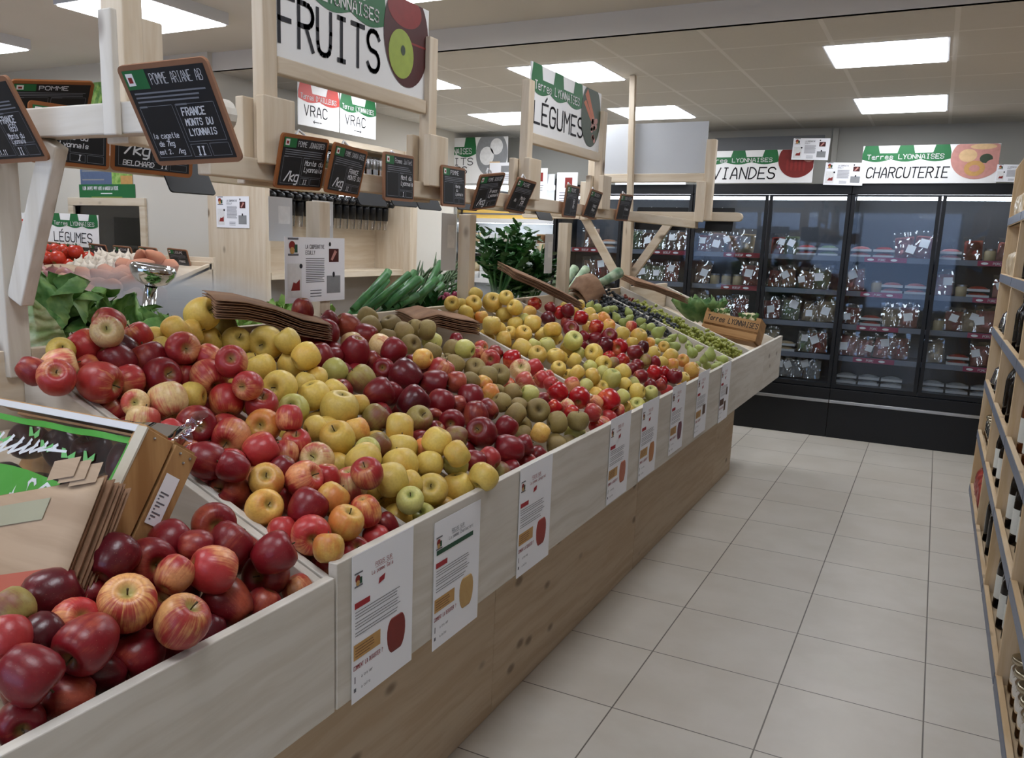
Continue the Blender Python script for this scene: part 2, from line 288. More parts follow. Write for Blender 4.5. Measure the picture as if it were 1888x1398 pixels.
FRUIT = '''
0 -1087 1043 974 397 R 81 -56 17 1
0 -1022 1012 953 403 R 19 77 61 0
0 -1094 955 967 374 R -28 -81 -51 0
0 -1068 884 959 421 R 95 -29 12 1
0 -1065 818 987 361 D -21 83 51 0
0 -953 1049 943 369 R 61 67 42 0
0 -991 1076 886 417 R 17 -93 31 1
0 -975 932 950 389 P 55 75 -38 0
0 -974 962 880 420 R -80 -15 59 0
0 -913 810 924 397 S 52 20 83 2
0 -981 772 950 415 S 48 -34 81 2
0 -1049 930 896 360 D -12 -59 -80 0
0 -998 874 956 300 P -5 85 53 0
0 -956 1025 857 318 R -22 -46 -86 0
0 -954 1115 851 300 P 41 13 -90 0
0 -1032 950 970 300 R 71 69 -11 0
0 -1081 727 960 408 D -54 -76 -36 0
0 -1059 650 970 300 T -74 -23 63 0
0 -1017 711 935 358 P 81 -10 58 1
0 -951 684 937 398 R 16 -94 -28 1
0 -968 779 871 368 R -6 -90 -44 1
0 -999 604 962 300 P -57 44 69 0
0 -944 593 936 383 R 68 36 -63 0
0 -955 585 870 301 R 87 -49 6 1
0 -961 656 863 365 R -65 -74 17 0
0 -1009 653 943 300 D -6 97 23 0
0 -968 717 868 300 D -65 -64 40 0
0 -955 900 860 300 D -3 -61 -79 0
1 -1618 1072 1195 300 R 53 63 -57 0
1 -1663 1173 1220 300 Y 81 -41 43 2
1 -1612 1133 1197 367 C 55 81 21 0
1 -1558 1085 1183 378 P 68 -48 56 1
1 -1671 1239 1221 410 B -54 -30 79 0
1 -1661 1296 1274 350 P 29 78 -56 0
1 -1612 1252 1259 364 C 74 -56 39 1
1 -1673 1382 1230 378 B -30 -43 85 0
1 -1682 1442 1220 300 Y -14 73 67 0
1 -1651 1324 1210 364 D -83 -52 20 0
1 -1626 1414 1204 300 Y 68 65 35 0
1 -1535 1395 1216 402 P 88 -46 12 1
1 -1607 1268 1194 419 R 25 51 -83 0
1 -1588 1344 1187 431 R -38 -15 91 0
1 -1602 1194 1184 310 B 47 70 53 0
1 -1539 1171 1165 441 S 93 32 -15 1
1 -1540 1245 1159 345 P 25 97 8 0
1 -1631 1188 1140 300 B -55 -81 22 0
1 -1518 1314 1161 431 R 94 -12 32 1
1 -1528 1395 1148 318 B 9 -17 -98 0
1 -1551 1452 1174 370 P 40 85 33 0
1 -1459 1399 1154 421 P 87 -24 -43 1
1 -1398 1412 1195 374 P 63 -68 38 1
1 -1494 1436 1196 304 P 70 42 -58 0
1 -1672 1198 1093 401 B 36 16 -92 0
1 -1560 1200 1093 414 P 53 64 56 0
1 -1470 1203 1123 300 C 72 -65 24 1
1 -1444 1266 1120 429 C -53 13 84 0
1 -1445 1338 1120 329 Y -92 -40 -4 0
1 -1424 1181 1092 344 C -7 32 94 0
1 -1346 1249 1084 434 R 87 -48 14 1
1 -1398 1394 1106 406 B -49 42 77 0
1 -1284 1291 1059 413 P 37 -89 -26 1
1 -1237 1173 1039 375 R 66 66 -37 0
1 -1172 1182 1033 326 R -76 -54 36 0
1 -1339 1402 1148 340 P 23 -97 3 1
1 -1338 1442 1095 378 P 48 -38 79 2
1 -1291 1397 1061 397 O 48 -83 29 1
1 -1234 1417 1084 304 P 20 -26 -94 0
1 -1214 1417 1027 340 P 27 -36 89 1
1 -1213 1302 1037 375 P 52 77 37 0
1 -1197 1360 1018 300 P -39 48 79 0
1 -1146 1406 1004 379 C 28 -86 42 1
1 -1088 1364 982 300 B 1 -9 -100 0
1 -1159 1307 1003 300 R -43 -28 -86 0
1 -1140 1239 996 359 O 50 -59 64 1
1 -1097 1301 992 373 P 88 7 47 1
1 -1065 1418 959 370 C 3 25 -97 0
1 -1011 1404 994 349 P 12 -57 81 1
1 -1196 1200 972 409 R -12 -87 47 1
1 -1107 1194 958 371 O 79 -36 49 1
1 -1038 1240 956 385 R 12 74 66 0
1 -1030 1309 959 345 O 26 67 70 0
1 -964 1267 933 359 O 43 1 90 2
1 -971 1342 936 326 B 9 23 -97 0
1 -991 1196 926 378 P 71 -71 2 1
1 -1054 1187 923 300 P 34 -30 -89 0
1 -966 1408 883 300 R -64 -18 74 0
1 -954 1354 875 300 P 85 53 1 0
1 -957 1282 869 323 P 68 -32 66 1
1 -959 1215 871 300 P 30 -72 63 1
1 -933 1175 917 300 O -24 36 90 0
1 -1261 1200 963 300 R 22 95 21 0
1 -1341 1180 1078 308 P -27 -63 -73 0
1 -1230 1234 1020 315 B -64 -77 4 0
2 -1628 1463 1245 372 Y -46 -62 -64 0
2 -1663 1578 1275 438 Y 91 6 41 1
2 -1645 1525 1233 329 Y 69 68 25 0
2 -1664 1602 1207 363 Y -79 -50 -36 0
2 -1682 1679 1236 310 T -56 -6 83 0
2 -1630 1665 1198 402 Y 75 -33 57 1
2 -1570 1717 1197 465 Y 32 -95 -4 1
2 -1494 1713 1208 345 Y -47 -37 80 0
2 -1507 1625 1145 377 Y -46 -9 89 0
2 -1502 1739 1145 399 Y 74 44 -50 0
2 -1437 1718 1172 377 Y 46 75 47 0
2 -1398 1574 1113 428 Y 22 -96 16 1
2 -1416 1735 1114 304 Y 42 86 -27 0
2 -1408 1679 1108 300 Y -6 -40 -91 0
2 -1352 1647 1088 414 Y 18 31 -94 0
2 -1340 1716 1089 334 Y 30 60 74 0
2 -1325 1540 1074 360 A 41 -80 44 1
2 -1247 1523 1039 302 Y 42 89 19 0
2 -1271 1647 1067 470 Y -26 4 -97 0
2 -1274 1722 1061 331 Y 15 -10 -98 0
2 -1184 1527 1022 405 Y 8 -58 81 2
2 -1198 1619 1024 314 O 32 -2 -95 0
2 -1212 1720 1033 368 T 38 58 72 0
2 -1141 1722 1013 426 Y -85 -52 1 0
2 -1129 1611 997 308 T -68 -36 -64 0
2 -1120 1556 996 301 A 31 -60 74 1
2 -1099 1666 981 395 Y -21 44 87 0
2 -1089 1498 991 402 Y -78 6 63 0
2 -1047 1584 966 418 Y -52 37 77 0
2 -1074 1730 968 300 O -89 -17 43 0
2 -1026 1712 1002 358 Y -38 -25 -89 0
2 -1017 1664 954 333 Y -40 57 71 0
2 -967 1708 979 320 Y 62 58 53 0
2 -992 1748 940 314 A 0 -73 68 1
2 -1006 1488 962 394 Y -66 -70 -25 0
2 -906 1733 926 354 Y 20 74 64 0
2 -968 1596 917 373 Y 33 -72 61 1
2 -964 1711 896 397 Y 19 8 -98 0
2 -1161 1493 970 300 Y 49 62 -61 0
2 -954 1483 924 300 A 40 -54 74 2
2 -957 1543 870 306 A 18 -67 72 1
2 -954 1628 863 300 Y -53 32 79 0
2 -997 1547 939 300 Y -72 19 67 0
3 -1609 2016 1195 432 R 55 -69 46 1
3 -1653 2088 1224 318 R -60 -45 66 0
3 -1629 2149 1207 407 R 40 59 -70 0
3 -1666 1979 1267 347 R -11 8 -99 0
3 -1506 1868 1152 368 R 15 13 -98 0
3 -1511 1929 1143 300 R -62 -69 -38 0
3 -1557 2079 1165 334 C -90 -25 -36 0
3 -1486 1997 1152 470 R -35 5 -93 0
3 -1562 2160 1183 363 R -98 -19 -3 0
3 -1437 1838 1118 357 A 25 83 50 0
3 -1378 1884 1095 407 T -57 -38 73 0
3 -1467 2057 1121 304 R -62 -38 -69 0
3 -1503 2154 1154 360 C -93 -10 34 0
3 -1438 2126 1145 398 R 33 64 70 0
3 -1409 2036 1104 331 R 45 -85 26 1
3 -1335 2046 1090 470 D -85 -23 47 0
3 -1383 2175 1099 375 R -81 -59 1 0
3 -1338 2141 1129 311 O -98 -15 -13 0
3 -1293 2170 1091 408 P 41 24 88 0
3 -1293 1845 1072 423 R 61 70 37 0
3 -1271 2096 1068 424 R 91 38 -14 0
3 -1230 2154 1067 345 R 76 65 -9 0
3 -1225 1910 1045 428 D 47 60 64 0
3 -1199 2018 1028 397 R -3 54 84 0
3 -1180 2079 1014 300 R -83 -49 -26 0
3 -1169 1852 1013 361 T 70 -33 63 1
3 -1174 2146 1027 393 R -30 49 82 0
3 -1126 1959 996 364 R 37 -93 -4 1
3 -1117 2075 997 391 R 12 -1 -99 0
3 -1113 2143 998 327 R -89 2 45 0
3 -1066 1875 973 322 T 92 36 -15 0
3 -1038 1967 972 433 R 12 -85 51 1
3 -1036 2112 961 340 R 37 48 80 0
3 -974 2010 927 436 R -85 -53 -2 0
3 -964 2077 926 300 R 83 46 32 0
3 -963 1870 933 300 P -85 10 52 0
3 -954 2153 882 300 R -58 -57 -58 0
3 -953 1975 878 300 R 76 60 23 0
3 -959 2094 874 300 P 46 51 -73 0
3 -954 1920 884 300 T -80 27 54 0
3 -977 1811 938 300 R 79 43 -44 0
3 -1635 1941 1195 383 R 0 -4 -100 0
4 -1664 2307 1222 340 G 28 57 78 0
4 -1621 2264 1194 371 G 48 75 46 0
4 -1613 2370 1192 390 G 7 48 -88 0
4 -1547 2345 1171 397 G -77 -55 33 0
4 -1494 2310 1144 336 G 84 -49 24 1
4 -1569 2455 1179 329 G 43 70 -56 0
4 -1505 2428 1182 349 G 70 68 -22 0
4 -1512 2476 1139 350 A -39 -25 -89 0
4 -1435 2347 1117 335 G 26 35 90 0
4 -1562 2276 1166 300 G -12 -15 -98 0
4 -1419 2462 1120 346 G -33 -13 -93 0
4 -1360 2440 1128 329 A -98 4 21 0
4 -1353 2359 1085 333 G 29 50 82 0
4 -1310 2419 1067 359 G 45 -61 66 1
4 -1257 2293 1048 300 G 14 74 66 0
4 -1249 2400 1052 335 G -92 -39 6 0
4 -1238 2344 1032 300 O 25 55 79 0
4 -1172 2265 1023 300 O -73 -33 59 0
4 -1246 2467 1047 381 G 43 -64 63 1
4 -1195 2314 1015 300 O 80 57 18 0
4 -1157 2401 1009 300 G -81 -28 -52 0
4 -1123 2250 1004 303 G 50 62 -60 0
4 -1118 2442 1003 300 A 65 63 -42 0
4 -1088 2301 984 300 G -97 -22 10 0
4 -1069 2240 974 348 G -81 -14 56 0
4 -1045 2346 972 379 G 55 -79 28 1
4 -982 2357 940 346 G 67 73 16 0
4 -938 2421 940 343 G 0 8 100 0
4 -959 2455 892 326 A -99 -1 12 0
4 -982 2235 930 300 O -91 -21 36 0
4 -973 2341 883 300 G -41 -43 -81 0
4 -952 2290 884 300 G 80 60 1 0
4 -954 2399 866 300 G -96 0 -26 0
5 -1336 2579 1081 344 P 46 -88 11 1
5 -1366 2675 1090 281 R -91 1 42 0
5 -1311 2700 1069 354 Q 94 33 13 0
5 -1235 2610 1049 377 C 45 -71 55 1
5 -1239 2738 1041 331 P -71 -42 -57 0
5 -1188 2553 1021 334 C 82 38 41 0
5 -1182 2679 1012 309 P -72 -12 69 0
5 -1135 2657 1005 261 P -91 1 -42 0
5 -1094 2622 984 348 Q -65 -16 74 0
5 -1107 2783 989 280 P -73 -53 -44 0
5 -1029 2656 969 372 Q 25 -88 -41 1
5 -1061 2516 953 260 Q -76 -12 64 0
5 -1031 2554 953 260 C -70 -28 66 0
5 -1112 2539 971 260 R -91 -19 -36 0
5 -1390 2582 1097 260 P -17 31 -94 0
5 -969 2787 945 419 Q -69 19 70 0
5 -960 2609 932 307 P -90 -27 35 0
5 -994 2722 945 260 P 60 45 -66 0
5 -955 2748 890 297 P 71 58 -40 0
5 -955 2695 880 269 C 87 13 -47 0
5 -946 2830 903 260 P 94 31 10 0
5 -955 2643 880 260 Q -90 10 43 0
5 -999 2519 942 260 Q -94 -10 33 0
5 -1484 2595 1136 260 R 17 -16 -97 0
6 -1671 3076 1269 295 Y -30 -36 -88 0
6 -1669 2877 1238 308 Y 47 -82 32 1
6 -1685 2971 1230 260 Y -18 34 92 0
6 -1646 2950 1203 301 Y -37 -16 -91 0
6 -1651 3018 1231 346 Y 57 -60 56 1
6 -1636 3160 1230 420 Y 40 -63 67 1
6 -1573 3160 1254 313 Y 39 -65 65 1
6 -1527 3155 1216 333 Y -30 -81 51 1
6 -1581 3166 1182 349 Y -43 30 85 0
6 -1601 3000 1182 275 O -12 -11 99 0
6 -1507 2910 1162 373 Y 3 -3 100 0
6 -1518 3142 1152 325 Y 40 2 -91 0
6 -1449 3164 1154 380 Y 91 39 -16 0
6 -1500 3192 1165 260 A -44 14 89 0
6 -1601 2922 1131 310 Y -41 0 91 0
6 -1542 2933 1112 334 Y 62 52 59 0
6 -1459 2925 1106 365 Y 88 45 16 0
6 -1437 3050 1118 368 Y 49 -45 75 2
6 -1389 2941 1079 383 Y 78 33 -54 0
6 -1345 3134 1138 360 Y -27 31 91 0
6 -1399 3158 1112 335 Y 69 27 -67 0
6 -1353 3191 1103 293 Y -77 9 63 0
6 -1342 3076 1081 340 A 18 23 -96 0
6 -1363 2998 1089 260 A 36 25 90 0
6 -1315 2928 1060 352 Y 32 -60 73 1
6 -1270 3002 1053 350 Y -3 19 -98 0
6 -1225 2928 1015 303 Y 32 -53 79 1
6 -1255 3137 1102 384 A 55 -54 64 1
6 -1293 3176 1066 317 Y 58 54 -61 0
6 -1180 3182 1055 368 Y -12 -92 37 1
6 -1217 3067 1032 307 Y -82 -32 48 0
6 -1130 3157 1019 339 Y 72 -68 15 1
6 -1162 3099 1011 260 A 61 46 -64 0
6 -1239 3170 1050 260 A -88 -9 -47 0
6 -1150 2931 1006 313 Y -76 -11 64 0
6 -1111 3000 991 318 Y -86 -22 -47 0
6 -1058 3064 980 373 A -32 23 -92 0
6 -1046 3154 995 321 Y 55 16 -82 0
6 -1112 3111 993 260 A -77 30 57 0
6 -1018 3111 954 260 Y -84 21 50 0
6 -1006 3175 950 260 A 72 47 51 0
6 -967 3110 931 327 Y -99 6 -16 0
6 -931 3171 921 279 A -2 -45 89 1
6 -972 2941 936 288 A 74 6 -68 0
6 -956 3078 883 314 A 26 -79 56 1
6 -949 3180 874 260 A -73 -7 -68 0
6 -1103 2908 967 260 A 32 67 67 0
7 -1615 3544 1207 313 Q -94 7 -32 0
7 -1588 3430 1176 304 O 24 40 89 0
7 -1541 3556 1191 260 R -53 13 84 0
7 -1507 3591 1172 312 Q -76 -17 -63 0
7 -1456 3563 1185 309 R -51 6 86 0
7 -1515 3479 1148 321 D -77 19 61 0
7 -1387 3551 1158 336 Q -96 -18 22 0
7 -1461 3573 1127 310 R -9 8 99 0
7 -1398 3462 1112 376 R 46 -79 40 1
7 -1322 3574 1119 349 Q 89 36 -29 0
7 -1349 3491 1084 260 R 56 39 -74 0
7 -1309 3537 1070 334 R 95 29 -12 0
7 -1253 3566 1085 348 R 27 -84 47 1
7 -1253 3508 1051 361 D 72 59 -37 0
7 -1200 3551 1042 389 Q 11 -99 3 1
7 -1121 3544 1026 357 R -90 -1 -43 0
7 -1107 3599 1046 284 D -17 -2 -98 0
7 -1141 3429 1002 312 Q -60 -30 -74 0
7 -1141 3310 1002 268 T 80 60 9 0
7 -1086 3469 981 269 R -98 17 8 0
7 -1075 3545 994 260 T -22 45 86 0
7 -1027 3327 958 293 R 73 66 -14 0
7 -1081 3364 979 260 R 95 22 -21 0
7 -1288 3322 1060 260 R 44 28 86 0
7 -1045 3583 984 282 R -62 -15 77 0
7 -1092 3598 978 260 T 56 14 82 0
7 -1020 3493 955 313 Q 87 28 -41 0
7 -999 3575 944 303 Q -68 -15 -72 0
7 -944 3553 938 337 R -10 22 -97 0
7 -963 3271 933 260 R -78 8 62 0
7 -947 3351 926 260 R 75 34 56 0
7 -951 3463 888 260 P 11 25 96 0
8 -1572 3988 1180 308 Y -51 10 85 0
8 -1608 3903 1184 260 Y -51 -7 86 0
8 -1510 3973 1146 323 Y 53 -2 -85 0
8 -1545 3869 1160 260 Y 96 27 4 0
8 -1444 3994 1121 348 O 53 41 -74 0
8 -1386 3924 1098 316 O -24 33 -91 0
8 -1305 3897 1066 345 Y 0 56 83 0
8 -1298 4004 1093 276 P -4 28 96 0
8 -1243 3962 1053 397 Y -46 15 -88 0
8 -1229 3819 1037 260 Y -7 26 96 0
8 -1455 3897 1125 266 O 88 39 28 0
8 -1195 3986 1023 260 O 73 66 -15 0
8 -1128 4003 1007 272 Y 25 -93 28 1
8 -1125 3838 996 302 Y -86 6 -50 0
8 -1059 3875 980 382 Y 79 21 -58 0
8 -1018 3957 954 307 O 9 -86 51 1
8 -1019 3783 955 296 O 92 38 -14 0
8 -1055 3739 969 260 Y 43 43 79 0
8 -962 3913 923 351 O -82 3 -57 0
8 -962 3962 882 307 O -40 -35 -85 0
8 -951 3739 907 260 Y -64 19 -74 0
9 -1567 4127 1170 265 E -55 25 -80 0
9 -1542 4171 1159 293 E -100 3 -9 0
9 -1510 4212 1144 285 E 38 65 66 0
9 -1507 4329 1145 292 E -94 15 32 0
9 -1455 4426 1125 277 E -50 18 85 0
9 -1434 4170 1117 281 E 43 41 -80 0
9 -1405 4293 1105 260 E -74 21 -64 0
9 -1386 4139 1098 278 E 82 23 53 0
9 -1362 4348 1089 289 E -93 17 -32 0
9 -1305 4220 1066 260 E -36 -15 -92 0
9 -1232 4241 1048 394 E 68 41 60 0
9 -1298 4336 1064 287 E -99 -12 11 0
9 -1176 4316 1016 283 E -69 -23 -68 0
9 -1148 4427 1005 288 E 72 15 -68 0
9 -1164 4175 1010 260 E 71 35 61 0
9 -1114 4164 993 316 E 91 15 -38 0
9 -1090 4336 982 260 E -28 49 82 0
9 -1041 4219 963 342 E -63 34 70 0
9 -1053 4390 968 260 E 74 64 20 0
9 -972 4308 946 398 E 6 10 99 0
9 -973 4187 937 260 E -13 36 -92 0
9 -957 4557 898 336 E 83 49 -28 0
9 -961 4503 872 298 E 64 57 -51 0
9 -1181 4076 1018 260 E -88 -35 -32 0
0 -1091 790 936 351 R 88 -24 -41 3
0 -1069 1088 905 361 R -1 78 63 3
0 -1023 790 903 340 R 9 33 -94 3
0 -1021 857 902 351 R -67 13 -73 3
1 -1388 1198 1044 343 P -66 -60 -45 3
1 -1359 1350 1055 340 P -17 -96 22 3
1 -1327 1213 1024 346 P 80 -7 60 3
1 -1203 1278 977 334 P 24 -95 -22 3
2 -1573 1659 1140 351 Y -58 45 -68 3
2 -1485 1507 1106 344 Y 53 23 -81 3
2 -1418 1501 1080 346 Y 41 81 -41 3
2 -1269 1593 1020 333 Y 48 -87 12 3
2 -1173 1663 982 351 Y -67 19 -72 3
2 -1059 1500 926 335 Y -75 11 65 3
3 -1601 1805 1149 335 R -58 81 11 3
3 -1592 1940 1149 340 R -18 35 92 3
3 -1565 1999 1140 340 R -88 40 25 3
3 -1459 1899 1095 350 R -49 56 67 3
3 -1457 1959 1091 343 R -48 88 3 3
3 -1394 1805 1070 341 R -11 98 15 3
3 -1332 1961 1046 343 R 16 75 64 3
3 -1261 1810 1020 344 R 39 -61 -69 3
3 -1194 1959 990 355 R 77 -63 10 3
3 -1147 1894 972 354 R -64 -11 -76 3
3 -1135 1808 965 340 R 85 -53 -6 3
3 -1066 1916 926 354 R -10 64 -76 3
4 -1416 2414 1080 309 G -6 -37 93 3
4 -1213 2394 996 327 G 67 -66 34 3
4 -1068 2284 930 311 G -62 77 -17 3
4 -1037 2232 914 314 G -87 -4 48 3
5 -1467 2750 1094 268 P 97 -21 13 3
5 -1241 2535 1004 272 P 47 -67 -57 3
5 -1220 2817 998 273 P -44 -4 90 3
6 -1660 2993 1175 306 Y 30 94 -17 3
6 -1545 3052 1132 295 Y -70 -66 29 3
6 -1513 3088 1115 299 Y 11 -75 65 3
6 -1288 3098 1029 312 Y -64 47 60 3
6 -1193 2971 981 302 Y -48 -70 53 3
6 -1085 3023 944 313 Y -60 47 -65 3
6 -1070 2921 935 301 Y 88 10 -47 3
6 -980 2977 892 313 Y -43 11 -90 3
7 -1212 3462 1003 297 Q -33 -48 81 3
7 -994 3521 914 288 Q -58 80 -15 3
8 -1455 3823 1090 287 O -47 57 68 3
9 -995 4141 911 278 E -21 -98 2 3
9 -969 4240 904 264 E -40 -18 90 3
9 -971 4447 870 276 E 72 27 64 3
0 -1068 711 891 343 R -5 69 72 3
0 -1021 640 870 339 R -15 4 99 3
0 -979 844 851 361 R 20 -9 98 3
1 -1592 1279 1116 352 P 1 -85 52 3
1 -1597 1359 1119 332 P -83 -46 30 3
1 -1484 1195 1061 336 P -13 -80 -58 3
1 -1485 1397 1076 343 P -40 78 -48 3
1 -1156 1313 935 348 P -26 93 -25 3
1 -1061 1237 890 337 P 75 66 -8 3
2 -1333 1641 1016 333 Y -87 28 41 3
2 -1304 1500 1003 336 Y 63 5 78 3
2 -1062 1551 898 333 Y 62 -47 63 3
2 -997 1500 871 332 Y 26 -84 -47 3
3 -1279 1943 998 337 R 68 35 -64 3
6 -1661 2917 1138 308 Y 35 -58 -73 3
6 -978 3025 865 302 Y -29 -82 49 3
8 -962 3696 861 282 O -80 -31 -51 3
0 -1023 706 838 342 R -66 67 35 3
1 -1437 1196 1006 341 P -54 -75 -37 3
1 -1377 1199 975 346 P 96 13 23 3
1 -1195 1198 906 341 P -70 -55 46 3
1 -1138 1199 883 345 P -72 63 -31 3
1 -1060 1289 855 343 P -39 91 15 3
1 -1044 1196 847 351 P 3 -35 -94 3
1 -1005 1264 828 343 P 12 79 -60 3
2 -1446 1500 1024 350 Y 71 -59 -38 3
3 -1063 1809 872 344 R 59 0 81 3
'''
# ================================================================ SETTING
ZN, ZT, YB = 2.60, 2.49, 4.14      # near ceiling, tile ceiling, drop between them
t = NT('floor_tiles'); p = t.n('NewGeometry').outputs['Position']; sp = t.n('SeparateXYZ'); t.l(p, sp.inputs[0])
gx = t.math('DIVIDE', t.math('ADD', sp.outputs[0], .7714 + 45), .45); gy = t.math('DIVIDE', t.math('ADD', sp.outputs[1], 45 - 3.785), .45)
fx = t.math('ABSOLUTE', t.math('SUBTRACT', t.math('FRACT', gx), .5)); fy = t.math('ABSOLUTE', t.math('SUBTRACT', t.math('FRACT', gy), .5))
gr = t.ramp(t.math('MAXIMUM', fx, fy), .4935, .4965)
cb = t.n('CombineXYZ'); t.l(t.math('FLOOR', gx), cb.inputs[0]); t.l(t.math('FLOOR', gy), cb.inputs[1])
wn = t.n('TexWhiteNoise'); t.l(cb.outputs[0], wn.inputs['Vector'])
nz = t.noise(p, 3.2, 4, .6)
col = t.mix(t.ramp(nz, .3, .7), lin('c9c2b6'), lin('d3cdc3'))
col = t.mix(t.math('MULTIPLY', wn.outputs[0], .25), col, lin('bfb5a8'))
col = t.mix(gr, col, lin('6d665e'))
t.bump(t.math('SUBTRACT', 1, gr), .4, .002)
t.l(t.math('ADD', .30, t.math('MULTIPLY', nz, .2)), t.b.inputs['Roughness'])
FLOORM = t.set(col, None, 0, .4)
t = NT('ceiling_tiles'); p = t.n('NewGeometry').outputs['Position']; sp = t.n('SeparateXYZ'); t.l(p, sp.inputs[0])
fx = t.math('ABSOLUTE', t.math('SUBTRACT', t.math('FRACT', t.math('DIVIDE', t.math('ADD', sp.outputs[0], 54 + .085), .535)), .5))
fy = t.math('ABSOLUTE', t.math('SUBTRACT', t.math('FRACT', t.math('DIVIDE', t.math('ADD', sp.outputs[1], 55 - 5.22), .555)), .5))
g = t.ramp(t.math('MAXIMUM', fx, fy), .478, .482)
CEILT = t.set(t.mix(t.math('MULTIPLY', g, t.math('ADD', .35, t.noise(p, 1.5))), t.mix(t.noise(p, 60, 3), lin('dbd7cf'), lin('e0dcd5')), lin('f0ede8')), .9, 0, .1)
CEILP = plain('ceiling_paint', 'dcd7cf', .9, var=.03, sc=2, spec=.1); WALLP = plain('wall_paint', 'd4cfc5', .85, var=.03, sc=2, spec=.2); WALLG = plain('grey_wall_paint', 'c4c2ba', .85, var=.03, sc=2, spec=.2)
struct(MB().box(-6.6, 1.35, -2.7, 8.0, -.1, 0).build('floor', FLOORM))
struct(MB().box(-6.6, 1.35, -2.7, YB, ZN, ZN + .1).build('ceiling', CEILP))
struct(MB().box(-6.6, 1.35, YB + .001, 8.0, ZT, ZT + .1).build('ceiling_tiled', CEILT))
struct(MB().box(-6.6, 1.35, YB, YB + .03, ZT, ZN).build('ceiling_drop', CEILP))
struct(MB().box(-6.6, 1.35, 7.72, 7.82, 0, ZT).build('wall_back', WALLG))
struct(MB().box(-6.7, -6.6, -2.7, 8, 0, ZN).build('wall_left', WALLP))
struct(MB().box(1.3, 1.4, -2.7, 8, 0, ZN).build('wall_right', WALLP))
# shop front behind the camera: piers and a lintel around one wide glazed opening
m = MB(); m.box(-6.6, -4.6, -2.7, -2.6, 0, ZN); m.box(.3, 1.3, -2.7, -2.6, 0, ZN); m.box(-4.6, .3, -2.7, -2.6, 2.2, ZN); m.box(-4.6, .3, -2.7, -2.6, 0, .5)
struct(m.build('wall_front', WALLP))
wf = struct(MB().box(-4.6, .3, -2.68, -2.67, .5, 2.2).build('window_2', WINGLASS))
m = MB()
for x in (-4.6, -2.95, -1.35, .26): m.box(x, x + .04, -2.7, -2.63, .5, 2.2)
struct(m.build('window_frame', BLACK, wf))
# wall with the interior window
WY = 4.10; wx0, wx1, wz0, wz1 = -5.55, -4.86, 1.10, 1.645
m = MB(); m.box(-6.6, wx0, WY, WY + .1, 0, ZN); m.box(wx1, -4.2, WY, WY + .1, 0, ZN); m.box(wx0, wx1, WY, WY + .1, 0, wz0); m.box(wx0, wx1, WY, WY + .1, wz1, ZN)
struct(m.build('wall_partition', WALLP))
struct(MB().box(-4.25, -4.2, WY + .1, 7.72, 0, ZT).build('wall_side', WALLP))
m = MB(); e = .055
m.box(wx0 - e, wx1 + e, WY - .02, WY + .05, wz1, wz1 + e); m.box(wx0 - e, wx1 + e, WY - .02, WY + .05, wz0 - e, wz0); m.box(wx0 - e, wx0, WY - .02, WY + .05, wz0, wz1); m.box(wx1, wx1 + e, WY - .02, WY + .05, wz0, wz1)
wn1 = struct(m.build('window_1', PINE['X'], bevel=.004))
MB().box(wx0, wx1, WY + .02, WY + .025, wz0, wz1).build('pane', WINGLASS, wn1)
struct(MB().box(-6.6, -4.25, 5.7, 5.75, 0, ZT).build('wall_office', plain('office_wall', '8e9096', .8)))
# ceiling lamps
def lamp(x0, x1, y0, y1, z, thick, label):
    m = MB(); e = .012
    m.box(x0 - e, x1 + e, y0 - e, y1 + e, z + .006, z + thick)
    r = m.build('ceiling_lamp', WPLAST); tag(r, label, 'ceiling light', 'square ceiling light panels')
    MB().box(x0, x1, y0, y1, z, z + .008).build('diffuser', DIFF, r)
lamp(-2.365, -1.835, 4.665, 5.215, ZT - .006, .004, 'square light panel in the tiled ceiling above the vegetable sign')
lamp(-2.32, -1.815, 6.26, 6.86, ZT - .006, .004, 'square light panel in the ceiling above the blank frosted sign')
lamp(-.625, -.085, 4.715, 5.26, ZT - .006, .004, 'large square light panel in the ceiling over the aisle')
lamp(-.62, -.08, 6.34, 7.0, ZT - .006, .004, 'square light panel in the ceiling just before the charcuterie sign')
lamp(-3.5, -2.97, 6.22, 6.84, ZT - .006, .004, 'square light panel in the ceiling just left of the vegetable sign post')
lamp(-3.49, -2.955, 4.67, 5.14, ZT - .006, .004, 'square light panel in the ceiling right behind the fruit sign post')
lamp(-3.89, -3.39, 2.84, 3.44, ZN - .065, .065, 'deep box light panel on the plain ceiling above the chalkboards')
lamp(-5.6, -5.02, 2.86, 3.45, ZN - .065, .065, 'box light panel on the plain ceiling at the far left edge')
lamp(-2.3, -1.78, 2.84, 3.44, ZN - .065, .065, 'box light panel on the plain ceiling above the fruit sign')
for i, (x, y) in enumerate(((-.55, 2.6), (-.55, .6), (-2.05, .6), (-3.6, .6), (-.55, -1.4), (-2.05, -1.4))):
    lamp(x - .28, x + .28, y - .28, y + .28, ZN - .065, .065, 'box light panel on the plain ceiling, %s of those overhead out of frame' % ORD[i + 1])

